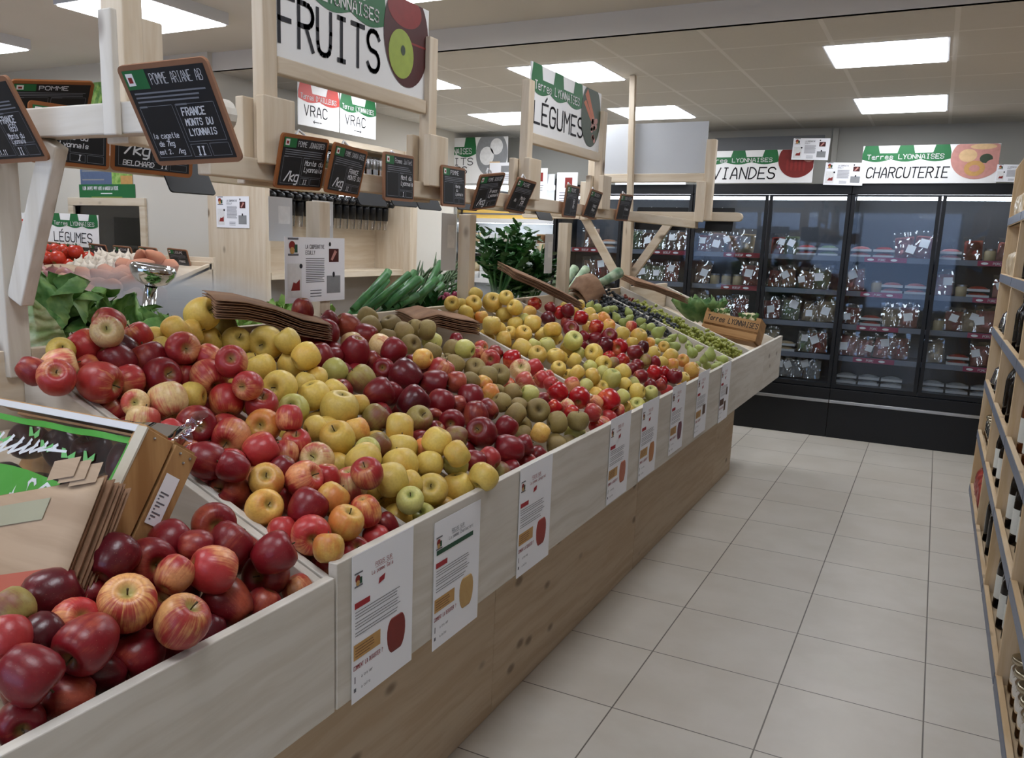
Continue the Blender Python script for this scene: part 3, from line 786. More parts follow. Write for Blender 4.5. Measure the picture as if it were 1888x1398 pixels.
# ================================================================ FRUIT STAND
XB, XF = -1.094, -.905; K = .39
def dtop(x): return .88 + K * (-.93 - x)
DIV = [.53, 1.15, 1.455, 1.76, 2.19, 2.494, 2.876, 3.214, 3.608, 4.054, 4.608, 5.083]
XR = -1.745
def stand(name, label, y0, y1, divs, bx0, bx1, seams, ztop):
    r = empty(name, (-1.75, y0, 0)); tag(r, label, 'display stand')
    def P(nm, m, ma, bev=.002):
        o = m.build(nm, ma, r, bevel=bev); o.matrix_parent_inverse = Matrix.Translation((1.75, -y0, 0)); return o
    ys = [y0] + seams + [y1]
    for a, b in zip(ys, ys[1:]): P('front_board', MB().box(XF - .01, XF + .01, a + .001, b - .001, .612, ztop), LIME['Y'])
    ye = y1 - .42 if y1 > 3 else y1 - .002
    bs = [bx0] + ([2.2, 3.62, 5.2] if y1 > 3 else []) + [ye]
    for a, b in zip(bs, bs[1:]): P('base_panel', MB().box(XB - .018, XB, a + .001, b - .001, 0, .63), BASE['Y'])
    P('base_end_panel', MB().box(-2.36, XB - .018, ye - .02, ye, 0, .62), BASE['X'])
    P('tray_bottom', MB().box(-2.58, XF - .012, y0 + .002, y1 - .002, .612, .63), PINE['Y'])
    for sx, nm in ((1, 'fruit_bed'), (-1, 'vegetable_bed')):
        m = MB(); q = lambda x: -1.745 + sx * (x + 1.745) * 1
        pts = [(q(-.925), .745), (q(-1.72), 1.055), (q(-1.72), 1.04), (q(-.925), .73)]
        m.prism(pts, 1, y0 + .004, y1 - .004); P(nm, m, PINE['Y'], 0)
    P('back_board', MB().box(-2.6, -2.58, y0 + .001, y1 - .001, .612, ztop), LIME['Y'])
    P('ridge_board', MB().box(XR - .012, XR + .012, y0 + .002, y1 - .002, .63, 1.222), PINE['Y'])
    for d, th in divs:
        up = .035 if 4 < d < 6 else .015 if 2.6 < d < 4 else 0; m = MB(); m.prism([(XF - .012, .63), (XF - .012, dtop(XF) - .004 + up), (XR + .014, dtop(XR) + up), (XR + .014, .63)], 1, d - th / 2, d + th / 2)
        P('divider', m, LIME['X'])
    for d in [dd for dd, th in divs][::2]:
        m = MB(); m.prism([(-2.57, .63), (-2.57, .9), (XR - .014, dtop(XR) - .02), (XR - .014, .63)], 1, d - .008, d + .008); P('rear_divider', m, PINE['X'])
    return r
st1 = stand('display_stand', 'short pine fruit stand nearest the camera holding the dark red apples', .52, 1.146, [(.531, .018), (1.136, .018)], .75, 0, [], .878)
st2 = stand('display_stand', 'long pine fruit stand with sheets hung on its front board', 1.150, 6.13, [(1.159, .016)] + [(d, .016) for d in DIV[2:]] + [(6.12, .018)], 1.152, 0, [5.47], .902)

# ---------------------------------------------------------------- overhead frame
fr = empty('overhead_frame', (XR, 1.1, 0)); tag(fr, 'pine post frame with rails and sign holders above the fruit stand', 'frame')
FI = Matrix.Translation((-XR, -1.1, 0))
def FP(nm, m, ma=None, bev=.003):
    o = m.build(nm, ma or PINE['Z'], fr, bevel=bev); o.matrix_parent_inverse = FI; return o
RX = -1.32
for i, y in enumerate((1.115, 2.15, 3.12, 4.17, 5.2)):
    FP('ridge_post', MB().box(XR - .028, XR + .028, y - .026, y + .026, 1.165 if i == 0 else 1.2, 1.66 if i in (0, 4) else 1.59), LIME['Z'] if i == 0 else PINE['Z'])
for i, y in enumerate((1.112, 5.2)):
    xs = -1.12 if i == 0 else -1.075
    m = MB(); z0, z1 = (1.656, 1.712) if i == 0 else (1.643, 1.695); zc = (z0 + z1) / 2; hr = (z1 - z0) / 2
    arc = [(xs + hr * math.sin(a), zc + hr * math.cos(a)) for a in [math.pi * k / 8 for k in range(9)]]
    arc2 = [(-2.46 - hr * math.sin(a), zc - hr * math.cos(a)) for a in [math.pi * k / 8 for k in range(9)]]
    m.prism(arc + arc2, 1, y - .021, y + .021); FP('cross_rail', m, LIME['X'] if i == 0 else PINE['X'])
    for sg in (1, -1):
        FP('brace', MB().bar((XR + sg * .045, y - (.0 if i == 0 else .036), 1.29 if i else 1.33), (XR + sg * (.29 if i else .19), y - (.0 if i == 0 else .036), zc - (.01 if i else .035)), .05, .03, (1, 0, 0)), LIME['Z'] if i == 0 else PINE['X'])
for x, ln in ((RX, 'front'), (-2.17, 'rear')):
    zz = 0 if ln == 'front' else .052
    FP('long_rail', MB().box(x - .018, x + .018, 1.27 if ln == 'front' else 1.52, 5.178, 1.598 + zz, 1.643 + zz), PINE['Y'])
# near end post of the cross rail and the tall post behind it
FP('end_post', MB().box(-1.366, -1.332, 1.075, 1.09, 1.652, 1.868), LIME['Z'])
FP('end_post', MB().box(-1.432, -1.372, 1.134, 1.18, 1.645, 2.25)); FP('end_post', MB().box(-1.412, -1.382, 1.182, 1.235, 1.645, 1.88))
def signholder(y0, y1):
    for y in (y0, y1):
        FP('sign_post', MB().box(RX - .016, RX + .016, y - .022, y + .022, 1.60, 2.035 if y != 1.452 else 2.3))
        FP('clamp_block', MB().box(RX + .018, RX + .04, y - .05, y + .05, 1.632, 1.772)); FP('clamp_block', MB().box(RX - .04, RX - .018, y - .05, y + .05, 1.59, 1.772))
    FP('sign_bar', MB().box(RX - .012, RX + .012, y0 + .03, y1 - .03, 1.828, 1.864), PINE['Y'])
signholder(1.452, 2.115); signholder(2.765, 3.5)
for x in (-1.985, -1.252):
    FP('sign_post', MB().box(x - .028, x + .028, 5.135, 5.179, 1.645, 2.11)); FP('clamp_block', MB().box(x - .06, x - .01, 5.1, 5.135, 1.635, 1.87))
FP('sign_bar', MB().box(-1.957, -1.28, 5.14, 5.174, 1.868, 1.918), PINE['X'])
tag(MB().bar((-1.69, 5.118, 1.0), (-1.748, 5.118, ZT - .002), .034, .034).build('ceiling_pole', PINE['Z'], bevel=.002), 'slim pine pole running up to the tiled ceiling', 'pole')
FROST = plain('frosted_plastic', 'c3c6ca', .5, var=.02)
tag(MB().box(-1.957, -1.28, 5.153, 5.161, 1.92, 2.215).build('blank_sign', FROST, bevel=.001), 'blank pale grey sign panel facing the meat cabinets', 'sign')

# ================================================================ SIGNS
def awning(root, w, h, mat, sub, n=5, x0=None, x1=None, sc=3):
    """striped awning with a scalloped band, top part of a sign; local origin is the centre"""
    x0 = -w / 2 if x0 is None else x0; x1 = w / 2 if x1 is None else x1
    yt = h / 2; y1 = yt - h * .2; y2 = yt - h * .36; W = x1 - x0
    st = []
    for i in range(n):
        if i % 2: continue
        a = x0 + W * i / n; b = x0 + W * (i + 1) / n; k = (b - a) * .12
        st.append([(a + k, yt), (b - k, yt), (b, y1), (a, y1)])
    ink(root, 'awning_stripe', st, mat, .0008)
    pts = [(x0, y1), (x0, y2)]
    for i in range(sc):
        for k in range(1, 9):
            u = k / 8; pts.append((x0 + W * (i + u) / sc, y2 - h * .07 * math.sin(math.pi * u)))
    pts.append((x1, y1))
    m = MB(); top = [(p[0], y1) for p in pts[1:-1]]
    for i in range(1, len(pts) - 2): m.add([(pts[i][0], y1, .001), (pts[i][0], pts[i][1], .001), (pts[i + 1][0], pts[i + 1][1], .001), (pts[i + 1][0], y1, .001)], [(0, 1, 2, 3)])
    m.build('awning_band', mat, root)
    q = []; hh = h * .115; tx = x0 + W * .06; s2 = sub; adv = W * .88 / len(s2); 
    q = text(s2, tx, y1 - h * .155, hh, hh * .15, sx=adv / hh * 6 / 5.5, gap=adv / hh * 6 * .27)
    ink(root, 'lettering', q, WHITE, .0022)
def picture(root, cx, cy, rx, ry, bgm, items, ymax=1e9, xmax=1e9, z=.0016):
    ink(root, 'picture', [[(min(a, xmax), min(b, ymax)) for a, b in disc(cx, cy, rx, ry, 40)]], bgm, z)
    for i, (ps, ma) in enumerate(items): ink(root, 'picture', ps, ma, z + .0004 * (i + 1))
PM = {k: plain('print_' + k, v, .5, var=.1, sc=40) for k, v in dict(red='8c2a26', dred='4a1716', grn='9fb04a', org='c8693c', dgr='3c4a38', pink='c98f86', cream='dcb98c', meat='7c2420', grey='8d8f92', white='e8e8e8', tan='c79a5c', brown='5b3b2a', blue='5a6a8a', mint='a9cfc0').items()}
def pt(px, x): return px
def sign(name, c, u, v, w, h, title, sub, label, pic=None, th=.006, tsz=.36, ty=.15, tw=.72, mat=GREEN, ax1=.62, tlean=0, tx0=.045):
    r = panel(name, c, u, v, w, h, th, WHITE, .001); tag(r, label, 'sign')
    awning(r, w, h, mat, sub, x1=-w / 2 + w * ax1)
    hh = h * tsz; W = w * tw; L = len(title); adv = W / L
    ink(r, 'title', text(title, -w / 2 + w * tx0, -h / 2 + h * ty, hh, hh * .115, sx=adv / hh * 6 / 5.4, gap=adv / hh * 6 * .26, slant=tlean), INK, .0012)
    if pic: picture(r, *pic(w, h))
    return r
def pic_apple(w, h):
    cx, cy, rx, ry = w * .33, h * .12, w * .165, h * .54
    return cx, cy, rx, ry, PM['dred'], [([[(min(a, w / 2 - .001), min(b, h / 2 - .001)) for a, b in disc(cx - rx * .1, cy + ry * .5, rx * .75, ry * .35)], rect(cx + rx * .0, cy - ry * .12, cx + rx * .95, cy - ry * .08)], PM['red']), ([disc(cx - rx * .25, cy - ry * .38, rx * .55, ry * .48)], PM['grn']), ([disc(cx - rx * .18, cy - ry * .3, rx * .1, ry * .1)], PM['dgr'])], h / 2 - .001, w / 2 - .001
def pic_carrot(w, h):
    cx, cy, rx, ry = w * .34, h * .08, w * .155, h * .53
    return cx, cy, rx, ry, PM['dgr'], [([[(cx - rx * .7, cy + ry * .55), (cx - rx * .45, cy + ry * .75), (cx + rx * .35, cy - ry * .05), (cx + rx * .2, cy - ry * .15)], [(cx - rx * .8, cy + ry * .3), (cx - rx * .6, cy + ry * .4), (cx + rx * .15, cy - ry * .1), (cx, cy - ry * .2)]], PM['org']), ([disc(cx + rx * (.1 + .5 * random.random()), cy - ry * (.1 + .7 * random.random()), rx * .11, ry * .09, 10) for k in range(14)], PM['pink'])], h / 2 - .001, w / 2 - .001
def pic_meat(w, h):
    cx, cy, rx, ry = w * .36, h * .2, w * .16, h * .55
    return cx, cy, rx, ry, PM['meat'], [([disc(cx - rx * .5 + rx * .22 * k, cy - ry * .3, rx * .07, ry * .35, 12) for k in range(5)], PM['red']), ([disc(cx + rx * .6, cy + ry * .1, rx * .3, ry * .25, 14)], PM['pink'])], h / 2 - .001, w / 2 - .001
def pic_char(w, h):
    cx, cy, rx, ry = w * .345, h * .15, w * .185, h * .55
    return cx, cy, rx, ry, PM['pink'], [([disc(cx - rx * .35, cy + ry * .1, rx * .35, ry * .3, 16), disc(cx + rx * .2, cy + ry * .5, rx * .5, ry * .13, 16)], PM['cream']), ([disc(cx - rx * .05, cy - ry * .5, rx * .4, ry * .36, 16)], PM['tan']), ([disc(cx + rx * .35, cy - ry * .05, rx * .25, ry * .22, 12)], PM['dgr']), ([disc(cx - rx * .05, cy - ry * .5, rx * .2, ry * .16, 16), disc(cx + rx * .6, cy - ry * .35, rx * .25, ry * .25)], PM['pink'])], h / 2 - .001, w / 2 - .001
def pic_dairy(w, h):
    cx, cy, rx, ry = w * .33, h * .14, w * .17, h * .5
    return cx, cy, rx, ry, PM['grey'], [([disc(cx - rx * .3, cy - ry * .1, rx * .45, ry * .4), disc(cx + rx * .3, cy + ry * .3, rx * .4, ry * .35)], PM['white']), ([rect(cx - rx * .1, cy - ry * .7, cx + rx * .55, cy - ry * .35)], PM['cream'])], h / 2 - .001, w / 2 - .001
SUB = 'Terres LYONNAISES'
sign('fruit_sign', (RX + .0, 1.784, 1.985), (0, 1, 0), (0, 0, 1), .652, .238, 'FRUITS', SUB, 'white sign reading FRUITS with a green apple picture', pic_apple, tsz=.40, ty=.14, tw=.60, ax1=.68, tx0=.06)
sign('vegetable_sign', (RX + .0, 3.132, 1.984), (0, 1, 0), (0, 0, 1), .69, .236, 'LÉGUMES', SUB, 'white sign reading LEGUMES with a carrot picture', pic_carrot, tsz=.30, ty=.16, tw=.7, ax1=.7)
sign('meat_sign', (-1.395, 7.215, 2.14), (1, 0, 0), (0, 0, 1), .89, .255, 'VIANDES', SUB, 'white sign reading VIANDES above the black cabinets', pic_meat, tsz=.34, ty=.13, tw=.57, ax1=.7, tlean=.12, tx0=.125)
sign('charcuterie_sign', (-.155, 7.215, 2.143), (1, 0, 0), (0, 0, 1), .90, .275, 'CHARCUTERIE', SUB, 'white sign reading CHARCUTERIE above the right black cabinet', pic_char, tsz=.27, ty=.15, tw=.62, ax1=.66, tlean=.1)
sg = sign('dairy_sign', (-4.12, 7.215, 2.23), (1, 0, 0), (0, 0, 1), .98, .42, 'PRODUITS', SUB, 'white sign reading PRODUITS LAITIERS above the bright dairy shelves', pic_dairy, tsz=.15, ty=.4, tw=.6, ax1=.66)
ink(sg, 'title', text('LAITIERS', -.445, -.42 / 2 + .03 + .06, .062, .008, sx=1.2), INK, .0012)
def vrac(y0, y1, col, sub, arrow, label):
    r = panel('bulk_sign', (-3.66, (y0 + y1) / 2, 2.30), (0, 1, 0), (0, 0, 1), y1 - y0 - .004, .255, .006, WHITE, .001); tag(r, label, 'sign', 'hanging bulk goods signs')
    w = y1 - y0; awning(r, w - .004, .255, col, sub, n=3, sc=2)
    ink(r, 'title', text('VRAC', -.15, -.062, .062, .007, sx=1.05, gap=1.8), INK, .0012)
    ink(r, 'arrow', text('--' + arrow if arrow == '>' else arrow + '--', -.06, -.12, .05, .005, sx=1.1, gap=-1.2), INK, .0012)
vrac(4.32, 4.74, RED, "Terres D'AILLEURS", '<', 'red topped bulk goods sign with an arrow pointing left')
vrac(4.745, 5.165, GREEN, SUB, '>', 'green topped bulk goods sign with an arrow pointing right')

# ---------------------------------------------------------------- sheets on the stand front
LOGO = [PM['red'], PM['tan'], PM['grn'], DGREEN]
def logo(r, x, y, s, z=.0008):
    ink(r, 'logo', [rect(x, y, x + s, y + .12 * s), rect(x, y + s * 1.0, x + s, y + s * 1.12)], INKG, z)
    ink(r, 'logo', [disc(x + s * .4, y + s * .62, s * .3, n=16)], PM['red'], z); ink(r, 'logo', [disc(x + s * .4, y + s * .32, s * .22, n=16)], PM['tan'], z + .0002); ink(r, 'logo', [rect(x + s * .62, y + s * .2, x + s * .9, y + s * .7)], DGREEN, z + .0003)
FC = {k: applemat('printed_fruit_' + k, a, b, .45, .2, .3, c, .6, .05) for k, (a, b, c) in dict(dark=('7a2a24', '5c1a1c', '5a3a2a'), tan=('cfae74', 'c09a60', '6f8a4c'), red=('a8433a', '93352f', '7a5a3a'), pink=('c98a6a', 'b8654f', '8a6a4a'), plum=('8a5a66', '6a3a4a', '5a3a3a'), oran=('c98d55', 'b8764a', '8a6a4a')).items()}
SH = [(1.298, .752, .300, 'La pomme Gala', 'dark', 'nearest hanging sheet showing a dark red apple', 0), (1.593, .732, .300, 'La pomme Chanteclerc', 'tan', 'hanging sheet with a dark green bar and a tan apple', 1), (2.02, .754, .302, 'La pomme Jonagored', 'red', 'third hanging sheet from the camera, with a red apple', 0), (2.712, .768, .297, 'La pomme', 'pink', 'fourth hanging sheet from the camera, with a pale red apple', 0),
      (3.055, .768, .297, 'La pomme', 'oran', 'fifth hanging sheet from the camera, with a pale orange apple', 0), (3.454, .778, .29, 'La pomme', 'plum', 'sixth hanging sheet from the camera, with a plum coloured fruit', 0), (3.873, .778, .297, 'La pomme', 'tan', 'seventh hanging sheet from the camera, with two small pictures', 2), (4.357, .76, .30, 'La poire', 'tan', 'hanging sheet farthest from the camera, with small brown pictures', 3)]
def printed_apple(r, x, y, sx, sy, k):
    m = MB().lathe([(rr * sx, zz * sy) for rr, zz in APPROF], 20); 
    for i, p in enumerate(m.v): m.v[i] = (p[0] + x, p[2] + y, .0004 + max(0, p[1]) * .012)
    return m.build('fruit_picture', FC[k], r, True)
APPROF = [(.001, .66), (.1, .67), (.2, .74), (.34, .86), (.52, .9), (.72, .82), (.9, .6), (.99, .3), (1, .0), (.95, -.32), (.83, -.6), (.67, -.8), (.5, -.9), (.34, -.9), (.2, -.82), (.1, -.75), (.001, -.73)]
for i, (y, z, h, ti, k, lab, var) in enumerate(SH):
    r = panel('info_sheet', (XF + .0125, y, z), (0, 1, 0), (0, 0, 1), .21, h, .0006, PAPER); tag(r, lab, 'sheet', 'sheets taped to the front board')
    logo(r, -.098, .085, .026)
    ink(r, 'heading', text('FOCUS SUR', -.03, .108, .0075, .0009, sx=.9) + text(ti, -.042, .094, .0075, .0009, sx=.8, gap=1.3) + [rect(-.03, .1045, .03, .1052)], INKR if var != 1 else INKG, .0006)
    if var == 1: ink(r, 'title_bar', [rect(-.095, .072, .07, .083)], DGREEN, .0006)
    else: ink(r, 'emblem', [[(-.02, .067), (.0, .071), (.003, .083), (-.017, .079)]], INKR, .0006)
    ink(r, 'red_tag', [rect(-.097, .042, -.048, .054)], INKR, .0006)
    ink(r, 'printed_text', lines(-.095, .06, .034, 3, .006, .0015) + lines(-.095, .06, .013, 3, .006, .0015) + lines(-.095, .05, -.008, 2, .006, .0015), INKG, .0006)
    ink(r, 'orange_box', [rect(-.1, -.062, -.012, -.03)], PM['tan'] if var < 3 else PM['brown'], .0006); ink(r, 'printed_text', lines(-.095, -.03, -.038, 4, .006, .0014), PM['brown'], .0009)
    ink(r, 'question', text('COMMENT LA DEGUSTER ?', -.1, -.082, .0085, .0011, sx=.55, gap=1.1), INKR, .0006)
    ink(r, 'printed_text', text('a croquer', -.075, -.105, .006, .0008, sx=.7) + text('a cuire', -.075, -.127, .006, .0008, sx=.7) + [rect(-.097, -.11, -.094, -.096), rect(-.099, -.128, -.092, -.12)], INKG, .0006)
    if var == 3: ink(r, 'photo', [rect(.03, -.02, .06, .02), rect(.0, -.1, .04, -.05)], PM['brown'], .0008)
    elif var == 2: ink(r, 'photo', [rect(.02, -.06, .07, -.015)], PM['brown'], .0008)
    else: printed_apple(r, .045, -.062 if var == 0 else -.06, .033, .042, k)
# sheets on the ridge posts
def coop(r, w, h):
    logo(r, -w * .45, h * .22, h * .24)
    ink(r, 'heading', text('LA COOPERATIVE', -w * .17, h * .33, h * .055, h * .008, sx=.62, gap=1.1) + text('ECULLY', -w * .17, h * .24, h * .055, h * .008, sx=.7), INKG, .0006)
    ink(r, 'printed_text', lines(-w * .17, w * .14, h * .17, 14, h * .028, h * .011, .04) + lines(-w * .1, w * .09, -h * .33, 3, h * .045, h * .014, .05), INKG, .0006)
    ink(r, 'photo', [rect(w * .22, h * .12, w * .39, h * .33)], PM['dred'], .0006); ink(r, 'photo', [[(w * .25, h * .16), (w * .28, h * .14), (w * .36, h * .28), (w * .32, h * .31)]], PM['pink'], .0009)
    ink(r, 'frame_line', [rect(-w * .46, -h * .42, -w * .24, h * .1)], PM['white'], .0006); ink(r, 'photo', [[(-w * .41, -h * .31), (-w * .27, -h * .31), (-w * .27, -h * .14), (-w * .33, -h * .2), (-w * .37, -h * .18)]], PM['red'], .001)
    ink(r, 'badge', [disc(-w * .25, h * .06, w * .025), disc(w * .235, h * .4, w * .018, h * .035), disc(w * .3, -h * .08, w * .02, h * .045)], INK, .001)
    ink(r, 'map', [rect(w * .18, -h * .38, w * .42, -h * .1)], PM['grey'], .0006)
r = panel('info_sheet', (XR + .034, 2.098, 1.38), (0, 1, 0), (0, 0, 1), .29, .198, .0006, PAPER); tag(r, 'landscape notice with a colourful logo hung on the post behind the apples', 'sheet'); coop(r, .29, .198)
for y, wd, z, hh, lab in ((2.0, .105, 1.53, .13, 'blank sheet back left of the post above the landscape notice'), (2.2, .105, 1.53, .13, 'blank sheet back right of the post above the landscape notice'), (3.03, .12, 1.475, .23, 'white sheet back on the left of the post by the herbs'), (3.2, .12, 1.475, .23, 'white sheet back on the right of the post by the herbs'), (4.05, .1, 1.43, .2, 'narrow white sheet on the post behind the celery'), (4.24, .09, 1.43, .24, 'narrow white sheet right of the post behind the celery')):
    r = panel('info_sheet', (XR - .035 if y > 2.3 else XR - .02, y, z), (0, 1, 0), (0, 0, 1), wd, hh, .0006, PAPERG); tag(r, lab, 'sheet')
    ink(r, 'show_through', [rect(-wd * .1, -hh * .1, wd * .4, hh * .3)], PM['white'], .0004)

# ---------------------------------------------------------------- chalkboards
def chalkboard(c, u, v, w, h, label, title, notes, wood_=FRAMEW, back=False, clip=True, sub=True, group='chalkboards clipped to the front rail'):
    M_ = frm(c, u, v); fwd = .0075 * w / .16; m = MB(); n = 5; rr = w * .06; cs = []
    for cx, cy, a0 in ((1, 1, 0), (-1, 1, 1), (-1, -1, 2), (1, -1, 3)):
        for k in range(n + 1):
            a = (a0 + k / n) * math.pi / 2; cs.append((cx * (w / 2 - rr) + rr * math.cos(a), cy * (h / 2 - rr) + rr * math.sin(a)))
    m.prism(cs, 2, -.006, 0); r = m.build('chalkboard', [wood_ if not back else SLATE], None, mat=M_); tag(r, label, 'chalkboard', group)
    if back: m = None
    else:
        m = MB().box(-w / 2 + fwd, w / 2 - fwd, -h / 2 + fwd, h / 2 - fwd, -.0005, .0008); m.build('slate', SLATE, r)
        iw, ih = w - 2 * fwd, h - 2 * fwd; x0, y0 = -iw / 2, -ih / 2
        ink(r, 'sticker', [rect(x0, y0 + ih * .8, x0 + iw * .28, y0 + ih)], GREEN, .0012); ink(r, 'sticker_picture', [rect(x0 + iw * .03, y0 + ih * .84, x0 + iw * .12, y0 + ih * .97)], WHITE, .0015); ink(r, 'sticker_picture', [rect(x0 + iw * .05, y0 + ih * .87, x0 + iw * .1, y0 + ih * .93)], PM['red'], .0018)
        L = len(title); hh = ih * .11; adv = iw * .64 / max(L, 8)
        ink(r, 'title', text(title, x0 + iw * .32, y0 + ih * .84, hh, min(hh * .2, adv * .13), sx=adv / hh * 6 / 5.3, gap=adv / hh * 6 * .24), CHALK, .0013)
        q = lines(x0 + iw * .05, x0 + iw * .95, y0 + ih * .745, 3, ih * .045, ih * .018)
        b = lambda a, c_, d, e: [rect(a, c_, d, c_ + .0009), rect(a, e, d, e + .0009), rect(a, c_, a + .0009, e), rect(d, c_, d + .0009, e)]
        q += b(x0 + iw * .04, y0 + ih * .04, x0 + iw * .45, y0 + ih * .61) + b(x0 + iw * .49, y0 + ih * .2, x0 + iw * .96, y0 + ih * .61) + b(x0 + iw * .49, y0 + ih * .03, x0 + iw * .7, y0 + ih * .17) + b(x0 + iw * .73, y0 + ih * .03, x0 + iw * .96, y0 + ih * .17)
        q += [rect(x0 + iw * .05, y0 + ih * .6, x0 + iw * .14, y0 + ih * .62), rect(x0 + iw * .5, y0 + ih * .6, x0 + iw * .64, y0 + ih * .62)]
        ink(r, 'printed_form', q, CHALKD, .0012)
        q = []
        for s_, fx_, fy_, fh in notes: q += text(s_, x0 + iw * fx_, y0 + ih * fy_, ih * fh, ih * fh * .17, sx=.72 * w / h * .9, slant=.15, gap=1.2)
        ink(r, 'chalk_writing', q, CHALK, .0014)
    if clip:
        m = MB(); s_ = w / .16; m.tube([(-.012 * s_, h * .30, -.004), (-.014 * s_, h * .5, -.02), (.0, h * .56, -.026), (.014 * s_, h * .5, -.02), (.012 * s_, h * .30, -.006)], .003, 6); m.build('clip', WPLAST, r, True)
    return r
std = lambda a, b, c_='II': [('/kg', .12, .1, .2), (a, .54, .46, .1), (b, .54, .32, .1), (c_, .55, .05, .09)]
chalkboard((-1.142, 1.050, 1.676), (.994, .103, .036), (.018, -.476, .879), .184, .172, 'large tilted chalkboard for apples at the near end of the rail', 'POMME ARIANE AB', [('FRANCE', .54, .49, .08), ('MONTS DU', .54, .38, .07), ('LYONNAIS', .54, .27, .07), ('la cagette', .06, .26, .055), ('de 7kg', .1, .17, .055), ('est 2.5 /kg', .06, .08, .05), ('II', .55, .05, .09)], clip=False)
chalkboard((-1.623, 1.050, 1.681), (.993, -.118, .007), (-.059, -.441, .896), .198, .160, 'chalkboard cut by the left edge of the frame', 'POMME', [('FRANCE', .5, .48, .09), ('(69)', .58, .37, .09), ('Monts du', .5, .27, .07), ('Lyonnais', .52, .2, .06), ('II', .55, .05, .09), ('11.11', .1, .06, .07)], clip=False)
CBS = [([-1.276, 1.521, 1.643], [-.03, .999, .025], [.242, -.017, .97], .165, .118, 'POMME JONAGORED', std('Monts du', 'Lyonnais'), 'nearest chalkboard on the front rail, beside the thick post'), ([-1.275, 1.682, 1.639], [-.168, .985, -.024], [.217, .061, .974], .17, .116, 'POMME CANADA GRISE', std('FRANCE', 'MONTS DU'), 'tilted chalkboard overlapping the one by the thick post'),
       ([-1.277, 1.91, 1.642], [-.058, .998, .013], [0, -.013, 1], .155, .120, 'Pomme Juliet', [('Mont du', .54, .46, .1), ('Lyonnais', .54, .32, .1), ('I', .6, .05, .1)], 'upright chalkboard just left of the fruit sign far post'), ([-1.277, 2.197, 1.638], [-.067, .998, .015], [-.02, -.016, 1], .155, .115, 'POMME', [('Monts', .55, .48, .08), ('du', .58, .37, .08), ('Lyonnais', .55, .26, .08)], 'upright chalkboard just right of the fruit sign far post'),
       ([-1.279, 2.417, 1.638], [.076, .989, .128], [.371, -.147, .917], .147, .117, 'POMME BOSKOOP', std('France', 'Lyonnais', 'I'), 'chalkboard leaning right between the two big sign frames'), ([-1.277, 2.652, 1.638], [-.042, .998, -.036], [.392, .05, .919], .16, .118, 'POIRE', [('Monts', .5, .4, .1), ('du', .2, .3, .1), ('FR', .6, .2, .15)], 'chalkboard leaning against the vegetable sign near post'),
       ([-1.276, 3.102, 1.644], [-.069, .998, .002], [.11, .006, .994], .155, .122, 'POIRE', [('69', .6, .45, .13), ('Rh', .6, .28, .13)], 'chalkboard below the middle of the vegetable sign'), ([-1.277, 3.335, 1.645], [-.07, .997, -.036], [.277, .054, .959], .16, .115, 'RAISIN', [('FRANCE', .5, .4, .1), ('Rhone', .5, .25, .1)], 'chalkboard before the vegetable sign far post'), ([-1.277, 3.732, 1.651], [.028, 1, .011], [.184, -.016, .983], .155, .119, 'CHOU FLEUR', [('France', .5, .4, .1)], 'last front rail chalkboard, before the V shaped brace')]
for c_, u, v, w_, h_, ti, no, lab in CBS: chalkboard(c_, u, v, w_, h_, lab, ti, no, FRAMEO if c_[1] > 1.5 and c_[1] < 1.8 else FRAMEW)
for c_, w_, h_, ti, no, lab in (((-2.07, 1.80, 1.725), .25, .155, 'POMME', [('/kg', .12, .3, .22), ('BELCHARD', .1, .06, .1), ('FRANCE', .52, .45, .14), ('(69)', .56, .3, .12), ('II', .6, .06, .1)], 'orange framed chalkboard with a price per kilo, behind the near end post'), ((-2.08, 1.535, 1.725), .21, .155, 'POMME', [('Monts du', .3, .45, .1), ('Lyonnais', .35, .3, .09), ('I', .6, .06, .1)], 'orange framed chalkboard left of the near end post, below the white beam')):
    chalkboard(c_, (0.25, .968, -.02), (-.05 if 0 else .12, 0, .99), w_, h_, lab, ti, no, FRAMEO, clip=False, group='chalkboards on the rear rail')
chalkboard((-2.13, 1.52, 1.815), (.3, .95, .12), (.5, -.5, .55), .21, .13, 'tilted chalkboard showing only its top above the white beam', 'POMME', [], FRAMEO, clip=False, group='chalkboards on the rear rail')
BK = [(-2.12, 1.97, 1.66, 'first'), (-2.12, 2.94, 1.67, 'second'), (-2.12, 3.18, 1.68, 'third'), (-2.12, 3.39, 1.675, 'fourth'), (-2.12, 3.74, 1.69, 'fifth'), (-2.12, 4.3, 1.70, 'sixth'), (-2.12, 4.7, 1.675, 'seventh')]
for x, y, z, o_ in BK: chalkboard((x, y, z), (.1, 1, 0), (-.5, .1, .85), .17, .13, 'blank black back of a chalkboard, %s along the rear rail' % o_, '', [], back=True, group='chalkboard backs on the rear rail')
for i, (x, o_) in enumerate(((-1.63, 'left'), (-1.47, 'middle'), (-1.19, 'right'))):
    chalkboard((x, 5.235, 1.655), (1, 0, 0), (0, .3, .95), .165, .145, 'black chalkboard back on the far cross rail, %s one of three' % o_, '', [], back=True, group='chalkboard backs on the far cross rail')
